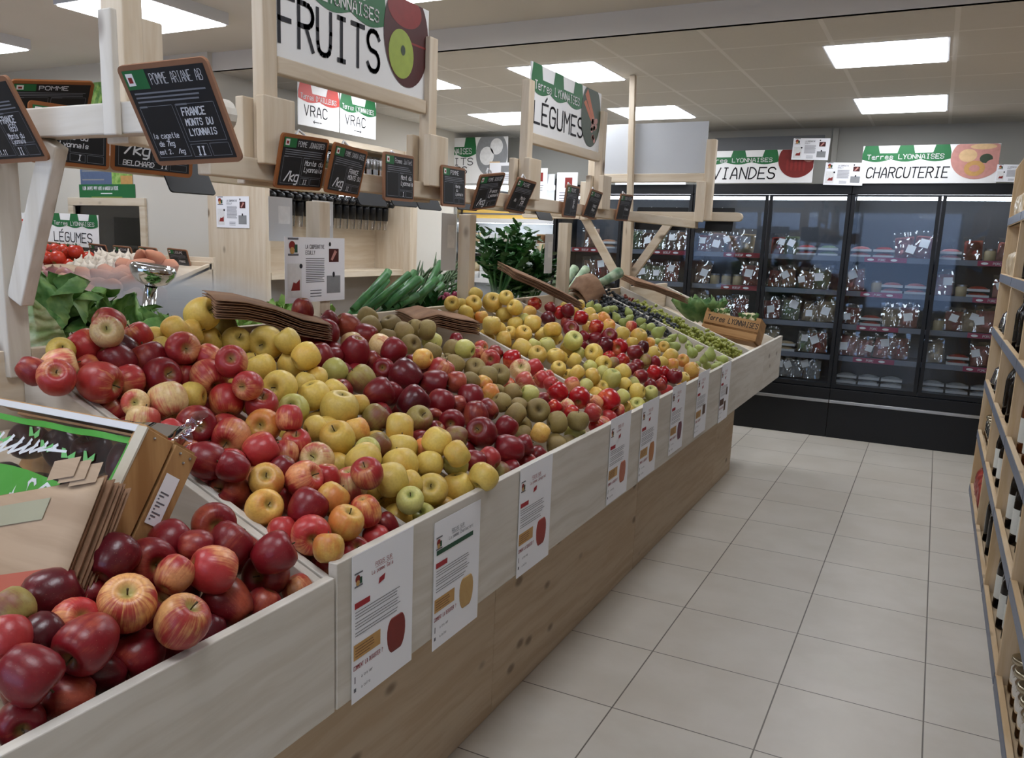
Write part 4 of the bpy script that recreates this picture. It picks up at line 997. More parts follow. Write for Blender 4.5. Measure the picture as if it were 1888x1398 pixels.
# ================================================================ FRUIT
def lobes(a, z): return 1 + .012 * math.cos(5 * a) * max(0, -z)
def apple_mesh(name, sh, mat):
    pr = []
    for r, z in reversed(APPROF):
        if sh == 1: r, z = r * (1 + .12 * z) * .96, z * 1.05
        if sh == 2: r, z = r * 1.03, z * .9
        pr.append((r, z))
    return MB().lathe(pr, 22, mod=lobes).mesh(name, mat, True)
def pear_mesh(name, mat):
    pr = [(.001, -.95), (.12, -.93), (.25, -1.0), (.5, -.97), (.78, -.75), (.95, -.4), (1, -.05), (.93, .3), (.75, .62), (.55, .9), (.45, 1.15), (.4, 1.35), (.3, 1.5), (.12, 1.55), (.001, 1.53)]
    return MB().lathe(pr, 20, mod=lambda a, z: 1 + .03 * math.sin(3 * a + z)).mesh(name, mat, True)
SHAPES = {'B': 0, 'R': 1, 'D': 1, 'P': 0, 'S': 0, 'C': 0, 'O': 0, 'Y': 2, 'A': 0, 'T': 0, 'G': 2, 'Q': 0}
AM = {k: [apple_mesh('apple_' + k + str(j), (SHAPES[k] if j == 0 else 0), AP[k]) for j in range(2)] for k in SHAPES}
AM['E'] = [pear_mesh('pear', AP['E'])] * 2
STEM = MB().tube([(0, 0, .6), (.01, .005, .85), (.05, .02, 1.08)], [.035, .03, .045], 6).mesh('stem', STEMM, True)
PSTEM = MB().tube([(0, 0, 1.5), (.03, .02, 1.75), (.12, .05, 2.0)], [.05, .045, .07], 6).mesh('stem', STEMM, True)
m = MB()
for k in range(5):
    a = k * 2 * math.pi / 5; m.add([(.03 * math.cos(a - .6), .03 * math.sin(a - .6), -.74), (.03 * math.cos(a + .6), .03 * math.sin(a + .6), -.74), (.13 * math.cos(a), .13 * math.sin(a), -.84)], [(0, 1, 2)])
CALM = m.mesh('calyx', CALYX)
LOOK = dict(B='red orange', R='deep red', D='very dark red', P='pinkish red', S='red striped', C='cream and pink', O='orange yellow', Y='yellow', A='greenish yellow', T='dull olive red', G='brown russet', Q='shiny bright red', E='green')
NAME = dict(B='red_apple', R='red_apple', D='red_apple', P='red_apple', S='red_apple', C='red_apple', O='yellow_apple', Y='yellow_apple', A='yellow_apple', T='red_apple', G='russet_apple', Q='red_apple', E='pear')
FR = []
for ln in FRUIT.strip().split('\n'):
    q = ln.split(); FR.append([int(q[0]), V((int(q[1]), int(q[2]), int(q[3]))) / 1000, int(q[4]) / 10000, q[5], V((int(q[6]), int(q[7]), int(q[8]))), int(q[9])])
rows = {}
for f in FR: rows.setdefault((f[0], max(0, int((XF + .0 - f[1].x) / .075))), []).append(f)
for (b, rw), fs in sorted(rows.items()):
    fs.sort(key=lambda f: f[1].y)
    for i, f in enumerate(fs):
        c, r, ty, ax, st = f[1], f[2], f[3], f[4], f[5]
        ax = ax.normalized()
        if ty == 'E' and ax.z < -.2: ax = -ax
        o = link(NAME[ty], AM[ty][random.random() < .3])
        rot = ax.to_track_quat('Z', 'Y').to_matrix() @ Matrix.Rotation(random.random() * 6.28, 3, 'Z')
        k = r * (.8 if ty == 'E' else 1)
        o.matrix_basis = Matrix.Translation(c) @ rot.to_4x4() @ Matrix.Diagonal((k * random.uniform(.98, 1.03), k * random.uniform(.98, 1.03), k * random.uniform(.95, 1.04), 1))
        noun = 'pear' if ty == 'E' else 'apple'
        tag(o, '%s %s in %s bin, %s row up from front board, %s from left' % (LOOK[ty], noun, 'nearest' if b == 0 else ORD[b + 1], ORD[rw + 1], ORD[i + 1]), noun, '%s in the %s fruit bin' % (NAME[ty].replace('_', ' ') + 's', 'nearest' if b == 0 else ORD[b + 1]))
        if b < 7 or ty == 'E': link('stem', PSTEM if ty == 'E' else STEM, o)
        if b < 6: link('calyx', CALM, o)

# ---------------------------------------------------------------- kraft bags
def bag(fn, nu, nv, label, mat=KRAFT, group=None, print_=None, name='paper_bag', th=.0016):
    o = MB().grid(fn, nu, nv).build(name, mat, None, True, solid=th); tag(o, label, 'paper bag', group); return o
# big stack leaning on the wrapped crate
cT = V((-1.12, .940, 1.163)); cD = V((0, -.57, -.82)); cN = V((0, -.82, .57)); cX = V((-1, 0, 0))
BAGN = 12
for k in range(BAGN):
    d = .012 + .0052 * k; dx = random.uniform(-.006, .006); dy = .004 * math.sin(k * 1.9)
    def fn(a, b, d=d, dx=dx, dy=dy, k=k):
        up = .010 * (a ** 2) + .004 * math.sin(6 * a + k)
        lift = d + .03 * max(0, b - .55) ** 2 * (1 - .3 * a) * (1 + k * .03)
        A = -.006 + dx + a * .33 + .02 * b; B = dy + b * .25
        return cT + cX * (-.028 + A * .945 - B * .2) + cD * (.108 + B * .972 + A * .326) + cN * (lift + up * .4)
    o = bag(fn, 8, 10, 'kraft paper bag in the big stack on the wrapped crate, %s from the top' % ORD[BAGN - k], KRAFT if k < BAGN - 1 else KRAFTL, 'kraft bags on the wrapped crate')
    if k == BAGN - 1:
        def pr(a0, a1, b0, b1, mat, nm, h=.0024):
            MB().grid(lambda s_, q_: fn(a0 + (a1 - a0) * s_, b0 + (b1 - b0) * q_) + cN * h, 5, 5).build(nm, mat, o, True)
        pr(.1, .95, .55, .85, plain('bag_red_print', 'b5614e', .8), 'red_print'); pr(.28, .7, .08, .22, plain('bag_green_print', 'a39f86', .8), 'green_print')
        m = MB(); 
        for j in range(3): m.grid(lambda s_, q_, j=j: fn(.12 + .16 * s_, -.02 - .12 + .13 * q_) + cN * (.004 + .003 * j) + cX * (-.03 + .022 * j), 3, 3)
        m.build('handle', KRAFTL, o)
def bundle(pts, wid, n, label, grp, thick=.007, sag=.02, up=(0, 0, 1), mat=KRAFT):
    """stack of bags lying along the polyline pts (spine), wid = width vector"""
    P = [V(p) for p in pts]; W = V(wid)
    for k in range(n):
        j = random.uniform(-.008, .008)
        def fn(a, b, k=k, j=j):
            t_ = a * (len(P) - 1); i = min(int(t_), len(P) - 2); p = P[i].lerp(P[i + 1], t_ - i)
            return p + W * (b - .5 + j) + V(up) * (k * thick - sag * (2 * b - 1) ** 2 + .0012 * math.sin(7 * a + k * 2)) 
        bag(fn, 12, 6, label % ORD[n - k], mat, grp)
bundle([(-1.66, 1.60, 1.282), (-1.65, 1.70, 1.272), (-1.64, 1.80, 1.25), (-1.63, 1.90, 1.215), (-1.62, 2.02, 1.19)], (-.13, .08, .015), 8, 'kraft bag behind the big yellow apples, %s from the top', 'kraft bags behind the yellow apples', .0065, .004)
bundle([(-1.64, 2.50, 1.175), (-1.62, 2.62, 1.19), (-1.60, 2.74, 1.165), (-1.58, 2.86, 1.145)], (-.14, .08, .02), 8, 'kraft bag above the russet apples, %s from the top', 'kraft bags above the russet apples', .0065, .004)
bundle([(-1.72, 3.44, 1.345), (-1.65, 3.55, 1.30), (-1.58, 3.66, 1.25), (-1.51, 3.76, 1.20)], (-.11, .05, .04), 9, 'kraft bag sloping before the celery, %s from the top', 'kraft bags before the celery', .0042, .003)
bundle([(-1.70, 4.30, 1.20), (-1.70, 4.42, 1.27), (-1.70, 4.54, 1.28)], (.16, -.05, -.10), 2, 'crumpled kraft bag under the V shaped brace, %s from the top', 'kraft bags under the brace', .03, .05)
bundle([(-1.66, 4.98, 1.265), (-1.57, 5.08, 1.24), (-1.48, 5.18, 1.20), (-1.40, 5.26, 1.16)], (-.12, .05, .04), 8, 'kraft bag on the dark produce, %s from the top', 'kraft bags on the dark produce', .0045, .003)

# ---------------------------------------------------------------- wrapped crate leaning in the nearest bin
cr = empty('wrapped_crate', cT - cX * 0 + cD * .25); tag(cr, 'wooden crate of wrapped apples with a green printed film, leaning in the nearest bin', 'crate')
CI = Matrix.Translation(-(cT + cD * .25))
def CP(nm, m, ma, par=None, **k):
    o = m.build(nm, ma, par or cr, **k)
    if par is None: o.matrix_parent_inverse = CI
    return o
LX, LD, LN = .44, .27, .125
def cq(a, b, d): return cT + cX * a + cD * b - cN * d       # a along the crate, b down its face, d depth behind the face
def cbox(a0, a1, b0, b1, d0, d1):
    m = MB(); return m.add([cq(a, b, d) for a in (a0, a1) for b in (b0, b1) for d in (d0, d1)], [(0, 1, 3, 2), (4, 6, 7, 5), (0, 4, 5, 1), (2, 3, 7, 6), (0, 2, 6, 4), (1, 5, 7, 3)])
CP('end_slat', cbox(0, .009, 0, LD, 0, .062), CRATE['Z'], bevel=.0015); CP('end_slat', cbox(0, .009, 0, LD, .069, LN), CRATE['Z'], bevel=.0015)
CP('corner_post', cbox(.009, .03, 0, .03, 0, LN), CRATE['Y']); CP('corner_post', cbox(.009, .03, LD - .03, LD, 0, LN), CRATE['Y'])
CP('side_slat', cbox(0.009, LX, -.006, 0, .002, .055), CRATE['X'], bevel=.001); CP('side_slat', cbox(.009, LX, -.006, 0, .07, LN), CRATE['X'])
CP('side_slat', cbox(.009, LX, LD, LD + .006, 0, LN), CRATE['X']); CP('bottom_panel', cbox(.009, LX, 0, LD, LN, LN + .005), CRATE['X'])
for b, d in ((.01, .02), (.01, .085), (.01, .11), (.022, .1)): CP('nail', MB().ball(cq(-.001, b, d), .0025, 8, 5), STEEL)
CP('rim', cbox(-.001, .022, -.001, LD, -.004, 0), plain('pale_rim', 'c3baa8', .8, sc=60)); CP('rim', cbox(.02, LX, -.002, .01, -.004, 0), plain('white_rim', 'd0d0d2', .5))
lb = CP('label', MB().add([cq(-.0012, b, d) for b, d in ((.05, .075), (.05, .108), (.14, .108), (.14, .075))], [(0, 1, 2, 3)]), PAPER)
m = MB()
for i in range(9): m.add([cq(-.0016, b, d) for b, d in ((.082 + i * .006, .08), (.082 + i * .006, .1 - .008 * (i % 3)), (.0845 + i * .006, .1 - .008 * (i % 3)), (.0845 + i * .006, .08))], [(0, 1, 2, 3)])
CP('printed_text', m, INKG)
def fsurf(a, b): return cq(.022 + a * (LX - .03), .01 + b * (LD - .02), .006 + .010 * math.sin(math.pi * a) * math.sin(math.pi * b) + .003 * math.sin(19 * a + 7 * b))
fm = CP('film', MB().grid(fsurf, 20, 14), FILM, smooth=True)
FG = plain('film_green', '4f9b3f', .35); FWh = plain('film_white', 'd8dade', .35); FLG = plain('film_light_green', '6db26a', .35)
def fpoly(nm, polys, mat, h):
    m = MB()
    for p in polys:
        # subdivided fan onto the film surface
        n = len(p); c_ = (sum(q[0] for q in p) / n, sum(q[1] for q in p) / n); m.add([fsurf(*c_) + cN * h] + [fsurf(*q) + cN * h for q in p], [(0, i + 1, (i + 1) % n + 1) for i in range(n)])
    return CP(nm, m, mat)
W_ = LX - .03; H_ = LD - .02
def seg(pts, wd): # ribbon in surface coords
    o = []
    for (x0, y0), (x1, y1) in zip(pts, pts[1:]):
        d = V(((x1 - x0) * W_, (y1 - y0) * H_)); L = d.length; d /= L; n = V((-d.y, d.x)) * wd / 2; k = max(1, int(L / .012))
        for i in range(k):
            a = V((x0 * W_, y0 * H_)).lerp(V((x1 * W_, y1 * H_)), i / k) - d * wd * .3; b = V((x0 * W_, y0 * H_)).lerp(V((x1 * W_, y1 * H_)), (i + 1) / k) + d * wd * .3
            o.append([((a - n).x / W_, (a - n).y / H_), ((b - n).x / W_, (b - n).y / H_), ((b + n).x / W_, (b + n).y / H_), ((a + n).x / W_, (a + n).y / H_)])
    return o
fpoly('film_border', seg([(1, .075), (.03, .06), (.03, .95)], .011) , FG, .0015)
band = [[(.1 + .9 * i / 8, .42 + .02 * math.sin(i)), (.1 + .9 * (i + 1) / 8, .42 + .02 * math.sin(i + 1)), (.1 + .9 * (i + 1) / 8, .66 - .06 * (i == 0)), (.1 + .9 * i / 8, .66 - .1 * (i == 0))] for i in range(2, 8)]
fpoly('printed_band', band, FG, .0018)
for (x, y) in ((.62, .15), (.5, .23), (.36, .25), (.22, .24), (.79, .24)):
    fpoly('printed_leaf', [[(x, y), (x - .035, y - .045), (x - .045, y + .005), (x - .02, y + .03)], [(x - .005, y + .01), (x + .03, y - .05), (x + .05, y - .05), (x + .03, y + .02)]], FLG, .0016)
sc_ = []
for i in range(7): sc_ += seg([(.80 - .06 * i, .19), (.84 - .06 * i, .36 - .02 * i)], .006) + seg([(.84 - .06 * i, .36 - .02 * i), (.74 - .06 * i, .22)], .005)
fpoly('printed_writing', sc_, FWh, .0017)
q = []
for poly in text('BIOCOOP', 0, 0, .036, .006, sx=.9): q.append([(.86 - p[0] / W_, .60 - p[1] / H_) for p in poly])
q2 = []
for i, ch in enumerate('IC'):
    for poly in text(ch, 0, 0, .034, .0065, sx=.9): q2.append([(.60 - i * .085 - p[0] / W_, .60 - p[1] / H_) for p in poly])
q2 += seg([(.42, .52), (.39, .47), (.35, .5), (.37, .58), (.41, .58), (.42, .52)], .006) + seg([(.33, .48), (.31, .6), (.27, .5), (.24, .6), (.21, .52), (.17, .58)], .005)
fpoly('printed_lettering', q2, FWh, .0024)
fold = MB().grid(lambda a, b: cq(-.005 + .34 * a, -.006 - .032 * b * (1 - .65 * a), .055 + .02 * b + .004 * math.sin(20 * a)), 16, 4); CP('film_flap', fold, FILM, smooth=True)
CP('film_flap', MB().grid(lambda a, b: cq(-.002 + .03 * a - .012 * b, -.004 - .075 * b * (1 - .5 * a), .085 + .012 * math.sin(9 * b + 5 * a)), 6, 8), FILM, smooth=True)
for i in range(4):
    for j in range(3):
        if (i, j) == (0, 2): continue
        o = link('red_apple', AM['D'][0]); c = cq(.085 + i * .088, .05 + j * .085, .062); k = .036
        o.matrix_basis = Matrix.Translation(c) @ Matrix.Rotation(random.random() * 6, 4, 'X') @ Matrix.Rotation(random.random() * 6, 4, 'Z') @ Matrix.Scale(k, 4)
        tag(o, 'dark apple under the printed film, %s column from the right end, %s down' % (ORD[i + 1], ORD[j + 1]), 'apple', 'apples inside the wrapped crate'); link('stem', STEM, o)

# ---------------------------------------------------------------- grapes, pears' neighbours, cauliflower crate
def bedz(x): return .745 + K * (-.925 - x)
GRW = applemat('grape_white', '9aa04a', '868a38', .5, .3, .1, '6a6a30', .35, .1); GRB = applemat('grape_black', '44464a', '333638', .5, .3, .1, '2a2628', .4, .05); GRR = applemat('grape_red', '8a4a3a', '7a3a34', .5, .3, .1, '5a3020', .4, .05)
def bunch(name, c, ax, L, wd, n, r, mat, label, grp, cat='grapes'):
    ax = V(ax).normalized(); sx = ax.orthogonal().normalized(); sy = ax.cross(sx); m = MB()
    for k in range(n):
        t_ = random.random(); rad = wd * (1 - .6 * t_) * math.sqrt(random.random()); a = random.random() * 6.28
        m.ball(ax * (t_ - .4) * L + sx * rad * math.cos(a) + sy * rad * math.sin(a) * .75, r * random.uniform(.85, 1.1), 8, 6)
    o = m.build(name, mat, None, True, mat=Matrix.Translation(c)); tag(o, label, cat, grp)
    MB().tube([ax * -.4 * L, ax * -.55 * L, ax * -.6 * L + V((0, 0, .02))], .003, 5).build('stalk', STEMM, o, True)
    return o
k = 0
for x in (-1.015, -1.1, -1.2, -1.31, -1.42, -1.52):
    for y in (4.71, 4.84, 4.97):
        k += 1; z = bedz(x) + .105 + (.03 if y == 4.84 else 0) + random.uniform(0, .02)
        bunch('grape_bunch', (x, y + random.uniform(-.02, .02), z), (1, random.uniform(-.6, .6), -.4), .12, .06, 70, .0105, GRW, 'bunch of white grapes, %s row up from front board, %s across' % (ORD[int((-1.0 - x) / .1) + 1], ORD[int((y - 4.7) / .13) + 1]), 'white grapes')
bunch('grape_bunch', (-1.63, 4.92, bedz(-1.63) + .13), (1, .2, -.3), .12, .05, 50, .010, GRR, 'small bunch of reddish grapes behind the white ones', 'reddish grapes')
for x in (-1.34, -1.46, -1.58, -1.68):
    for j, y in enumerate((4.30, 4.43, 4.55, 4.68)):
        if x > -1.4 and j < 2: continue
        bunch('grape_bunch', (x, y + .03, bedz(x) + .13 + .015 * (j % 2)), (1, random.uniform(-.7, .7), -.3), .14, .06, 60, .0105, GRB, 'dark grape bunch, %s row down from the ridge board, %s from left' % (ORD[int((x + 1.7) / .11) + 1], ORD[j + 1]), 'dark grapes')
cc = empty('vegetable_crate', (-1.15, 5.5, .9)); tag(cc, 'small wooden crate of cauliflowers with black lettering at the stand end', 'crate')
cm = Matrix.Translation((-1.115, 5.50, .935)) @ Matrix.Scale(.86, 4) @ Matrix.Rotation(math.radians(8), 4, 'Y') @ Matrix.Rotation(math.radians(-14), 4, 'X')
cm0 = Matrix.Translation((-1.15, 5.5, .9)).inverted() @ cm
def KP(nm, m, ma, **k): return m.build(nm, ma, cc, mat=cm0, **k)
KP('front_slat', MB().box(-.2, .2, -.15, -.14, .045, .125), CRATE['X'], bevel=.002); KP('front_slat', MB().box(-.2, .2, -.15, -.14, -.02, .03), CRATE['X'], bevel=.002)
KP('rear_slat', MB().box(-.2, .2, .14, .15, -.02, .11), CRATE['X']); KP('end_panel', MB().box(.19, .2, -.14, .14, -.02, .15), CRATE['Y'], bevel=.002); KP('end_panel', MB().box(-.2, -.19, -.14, .14, -.02, .15), CRATE['Y'])
KP('corner_post', MB().prism([(.165, -.139), (.19, -.139), (.19, -.11)], 2, -.02, .15), CRATE['Z']); KP('bottom_panel', MB().box(-.19, .19, -.14, .14, -.03, -.02), CRATE['X'])
m = MB()
for p in text('Terres LYONNAISES', -.175, .068, .036, .005, sx=.62, slant=.1, gap=1.15): m.add([(a[0], -.1508, a[1]) for a in p], [(0, 1, 2, 3)])
KP('lettering', m, INK)
CAUL = plain('cauliflower', 'dcd2ac', .8, var=.08, sc=30); LEAF = {}
def leafmat(name, c1, c2, rough=.45, sc=9):
    t = NT(name); o = t.obj(); f = t.noise(o, sc, 4); return t.set(t.mix(t.ramp(f, .3, .7), lin(c1), lin(c2)), rough, 0, .35)
LEAF['lett'] = leafmat('lettuce_green', '4c7d3c', '8db268', .5, 25); LEAF['pale'] = leafmat('lettuce_pale', '9dbb7a', 'd8e4bd', .5, 30); LEAF['dark'] = leafmat('dark_leaf', '1e4a1f', '38692c'); LEAF['salad'] = leafmat('salad_green', '5f9438', 'a5c470', .45, 25); LEAF['leek'] = leafmat('leek_green', '2c5f34', '4c8048', .4, 20); LEAF['herb'] = leafmat('herb_green', '37502f', '5d7450', .6, 30); LEAF['cab'] = leafmat('cabbage_green', '3f6a38', '7a9a5e', .5, 12); LEAF['lk2'] = leafmat('leek_pale', '5a7a5c', 'a8b79a', .5, 15)
def leaf(m, base, d, n, L, wd, ruf=.012, curl=.3, nu=8, nv=6, mi=0, taper=1.0):
    d = V(d).normalized(); n = V(n); n = (n - d * n.dot(d)).normalized(); s_ = d.cross(n); base = V(base); ph = random.random() * 6
    def fn(a, b):
        wv = wd * (math.sin(math.pi * min(1, .12 + .88 * a ** taper)) * .9 + .1) * (b - .5)
        return base + d * L * a * (1 - .15 * a * curl) + s_ * wv + n * (curl * L * .5 * a * a + abs(b - .5) * wd * .35 + ruf * math.sin(ph + 14 * a + 9 * b) * (2 * abs(b - .5)) * (.4 + a))
    m.grid(fn, nu, nv, mi)
def cauli(c, r, label):
    m = MB()
    for k in range(60):
        a = random.random() * 6.28; e = math.acos(random.random() * .9); m.ball(V((math.cos(a) * math.sin(e), math.sin(a) * math.sin(e), math.cos(e))) * r * .72, r * .24, 7, 5)
    o = m.build('cauliflower', CAUL, None, True, mat=Matrix.Translation(c)); tag(o, label, 'cauliflower', 'cauliflowers in the crate')
    for k in range(8):
        m = MB(); a = k * .785 + .2; leaf(m, (math.cos(a) * r * .4, math.sin(a) * r * .4, -r * .6), (math.cos(a) * .5, math.sin(a) * .5, .9), (-math.cos(a), -math.sin(a), .3), r * 1.5, r * 1.1, .01, .25); m.build('leaf', LEAF['cab'], o, True)
    return o
cauli((-1.20, 5.52, 1.05), .066, 'cauliflower at the left inside the lettered crate'); cauli((-1.02, 5.50, 1.03), .07, 'cauliflower at the right inside the lettered crate')
m = MB()
for k in range(9): a = k * .7; leaf(m, (-1.36 + .05 * math.cos(a), 5.6 + .05 * math.sin(a), 1.0), (math.cos(a), math.sin(a), .7), (-math.cos(a), -math.sin(a), .5), .2, .2, .012, .35)
tag(m.build('cabbage', LEAF['cab'], None, True, solid=.001), 'leafy green cabbage just left of the lettered crate', 'cabbage')

# ---------------------------------------------------------------- vegetables on the far side
def lettuce(c, tilt, r, label, n=15, heart=True):
    o = MB().ball((-.02, .015, r * .5), r * .4, 12, 8, sq=(1, 1, 1.3)).build('lettuce', LEAF['pale'], None, True, mat=Matrix.Translation(c) @ Matrix.Rotation(tilt[0], 4, 'X') @ Matrix.Rotation(tilt[1], 4, 'Y')); tag(o, label, 'lettuce', 'lettuces behind the ridge board')
    for k in range(n):
        m = MB(); a = k * 2.4; ring = k / n
        if heart and abs((a + .64 + math.pi) % (2 * math.pi) - math.pi) < 1.0: continue
        leaf(m, (math.cos(a) * r * .25, math.sin(a) * r * .25, 0), (math.cos(a) * (.2 + .5 * ring), math.sin(a) * (.2 + .5 * ring), 1 - .35 * ring), (-math.cos(a), -math.sin(a), .1), r * (1.95 - .45 * ring), r * 1.25, .03, -.25, 16, 16)
        for i, p in enumerate(m.v): q = V(p) * 30; m.v[i] = tuple(V(p) + V((noise.noise(q), noise.noise(q + V((9, 0, 0))), noise.noise(q + V((0, 9, 0))))) * .009)
        m.build('leaf', LEAF['lett'], o, True)
    if heart:
        m = MB(); leaf(m, (r * .5, -r * .36, -.02), (.18, -.12, 1), (-.8, .6, .1), r * 1.75, r * 1.15, .004, -.12, 26, 20, taper=.8)
        for i, p in enumerate(m.v): k_ = .007 * math.sin(p[2] * 210 + 6 * noise.noise(V(p) * 25)); m.v[i] = (p[0] + k_ * .8, p[1] - k_ * .6, p[2])
        m.build('inner_leaf', LEAF['pale'], o, True)
    return o
lettuce((-1.92, 1.30, 1.175), (.15, .1), .105, 'pale ribbed romaine lettuce beside the near ridge post')
lettuce((-1.90, 1.47, 1.155), (-.2, .4), .09, 'dark leafy lettuce right of the ribbed one')
lettuce((-1.98, 1.64, 1.12), (-.5, .3), .08, 'low dark lettuce behind the topmost red striped apple', heart=False)
for i, (y, z) in enumerate(((1.98, 1.20), (2.1, 1.225), (2.2, 1.235), (2.3, 1.23), (2.42, 1.2))):
    m = MB()
    for k in range(34): leaf(m, (-1.95 + random.uniform(-.1, .1), y + random.uniform(-.06, .06), z - .05 + random.uniform(-.02, .03)), (random.uniform(-1, 1), random.uniform(-1, 1), random.uniform(.3, 1)), (random.uniform(-1, 1), random.uniform(-1, 1), 1), .07, .045, .006, .3, 4, 4)
    tag(m.build('salad_heap', LEAF['salad'], None, True), 'loose pale green salad leaves behind the kraft bags, %s tuft from left' % ORD[i + 1], 'salad', 'salad tufts')
for k in range(26):
    y = 2.5 + .46 * (k % 9) / 8 + random.uniform(-.02, .02); lay = k // 9; b = V((-1.86 + .03 * lay, y - .08, 1.16 + .035 * lay)); d = V((random.uniform(-.15, .3), random.uniform(.45, .9), random.uniform(.25, .55))).normalized(); L = random.uniform(.2, .28) if lay else .2
    r0 = random.uniform(.011, .016); m = MB().tube([b, b + d * L * .5, b + d * L], [r0, r0, r0 * 1.15], 10, cap=False)
    o = m.build('spring_onion', LEAF['leek'], None, True, solid=.002); tag(o, 'cut green onion stalk, %s layer up, %s from left' % (ORD[lay + 1], ORD[k % 9 + 1]), 'onion', 'cut green onions')
m = MB()
for k in range(70): leaf(m, (-1.92 + random.uniform(-.08, .12), 2.9 + random.uniform(-.06, .1), 1.17 + random.uniform(0, .06)), (random.uniform(-.6, .6), random.uniform(-.6, .6), 1), (0, -1, .2), .06, .03, .006, .3, 3, 3)
tag(m.build('herb_bunch', LEAF['dark'], None, True), 'dark leafy greens right of the cut green onions', 'greens')
m = MB()
for k in range(160):
    y = 3.0 + .38 * random.random(); b = V((-1.95 + random.uniform(-.1, .1), y - .1, 1.17 + .14 * max(0, (y - 3.05)) / .3)); d = V((random.uniform(-.3, .3), random.uniform(.2, 1), random.uniform(.1, .5))).normalized(); m.tube([b, b + d * .08, b + d * .15 + V((0, 0, -.015))], [.004, .005, .001], 4)
tag(m.build('herb_bunch', LEAF['herb'], None, True), 'tangled thin grey green herbs left of the third post', 'herbs')
RAD = plain('radish', '8a2848', .35)
for k in range(5):
    o = MB().ball((0, 0, 0), .018, 10, 8, sq=(1, 1, 1.1)).build('radish', RAD, None, True, mat=Matrix.Translation((-1.83, 3.07 + .035 * k, 1.235 + .012 * (k % 2)))); MB().tube([(0, 0, .015), (.005, .01, .05)], .003, 5).build('stem', LEAF['leek'], o); tag(o, 'purple red radish beside the third post, %s from left' % ORD[k + 1], 'radish', 'radishes by the post')
def celery(c, lean, label, n=16, hgt=.30, seed=1):
    random.seed(seed); o = empty('celery_bunch', c); tag(o, label, 'celery', 'celery bunches')
    m = MB(); lf = MB()
    for k in range(n):
        a = random.random() * 6.28; s_ = random.uniform(.15, .75); d = V((math.cos(a) * s_ + lean[0], math.sin(a) * s_ + lean[1], 1)).normalized(); b = V((math.cos(a) * .025, math.sin(a) * .025, 0)); tip = b + d * hgt * random.uniform(.6, 1.0)
        m.tube([b, b.lerp(tip, .5) + V((0, 0, .01)), tip], [.008, .005, .003], 6)
        for j in range(13):
            p = b.lerp(tip, random.uniform(.45, 1.05)); aa = random.random() * 6.28; dd = V((math.cos(aa), math.sin(aa), random.uniform(-.2, .9))).normalized(); nn = V((random.uniform(-.5, .5), random.uniform(-.5, .5), 1)); s2 = dd.cross(nn).normalized(); L = random.uniform(.05, .085); nn = s2.cross(dd)
            out = [(0, .0), (.25, .25), (.35, .16), (.55, .42), (.6, .22), (.8, .28), (1, 0)]
            P = [p + dd * L * t_ + s2 * L * w_ + nn * .01 * t_ for t_, w_ in out] + [p + dd * L * t_ - s2 * L * w_ + nn * .01 * t_ for t_, w_ in out[1:-1][::-1]]
            mid = p + dd * L * .5 - nn * L * .06; n0 = len(P); lf.add([mid] + P, [(0, i + 1, (i + 1) % n0 + 1) for i in range(n0)])
    m.build('stalks', LEAF['leek'], o, True); lf.build('leaves', LEAF['dark'], o, True); random.seed(seed + 50); return o
celery((-1.98, 3.88, 1.21), (0, .05), 'tall bushy celery bunch left of the other celery', 22, .36, 3)
celery((-1.95, 4.2, 1.16), (.1, .1), 'lower celery bunch right of the taller one', 20, .33, 5)
celery((-1.98, 4.05, 1.14), (.2, 0), 'short celery bunch between the taller two, above the bags', 16, .24, 8)
for k, (y, z, dy) in enumerate(((4.62, 1.15, .05), (4.7, 1.14, .25), (4.78, 1.13, .4))):
    b = V((-2.0, y, z)); m = MB().tube([b, b + V((.02, dy * .4, .12)), b + V((.04, dy * .7, .2))], [.022, .02, .028], 10); tag(m.build('leek', LEAF['lk2'], None, True), 'pale leek top behind the V shaped brace, %s from left' % ORD[k + 1], 'leek', 'leek tops')
m = MB().tube([(-1.72, 4.52, 1.25), (-1.69, 4.68, 1.28), (-1.66, 4.82, 1.325)], [.02, .026, .034], 10); tag(m.build('leek', LEAF['lk2'], None, True), 'leek poking out of the crumpled kraft bag', 'leek')
# misting heads
def mister(c, label, s_=1.0):
    o = MB().tube([(0, 0, -.30 * s_), (.0, 0, -.02)], .019 * s_, 16).build('mist_head', CHROME, None, True, mat=Matrix.Translation(c) @ Matrix.Rotation(.12, 4, 'Y') @ Matrix.Rotation(-.1, 4, 'X')); tag(o, label, 'mist head')
    MB().lathe([(.02, -.02), (.045, -.01), (.062, .012), (.066, .03), (.06, .04), (.05, .042), (.04, .03), (.02, .024), (.001, .022)], 24).build('bowl', CHROME, o, True)
    return o
mister((-2.03, 1.74, 1.345), 'shiny chrome misting head on a pole behind the red apples')
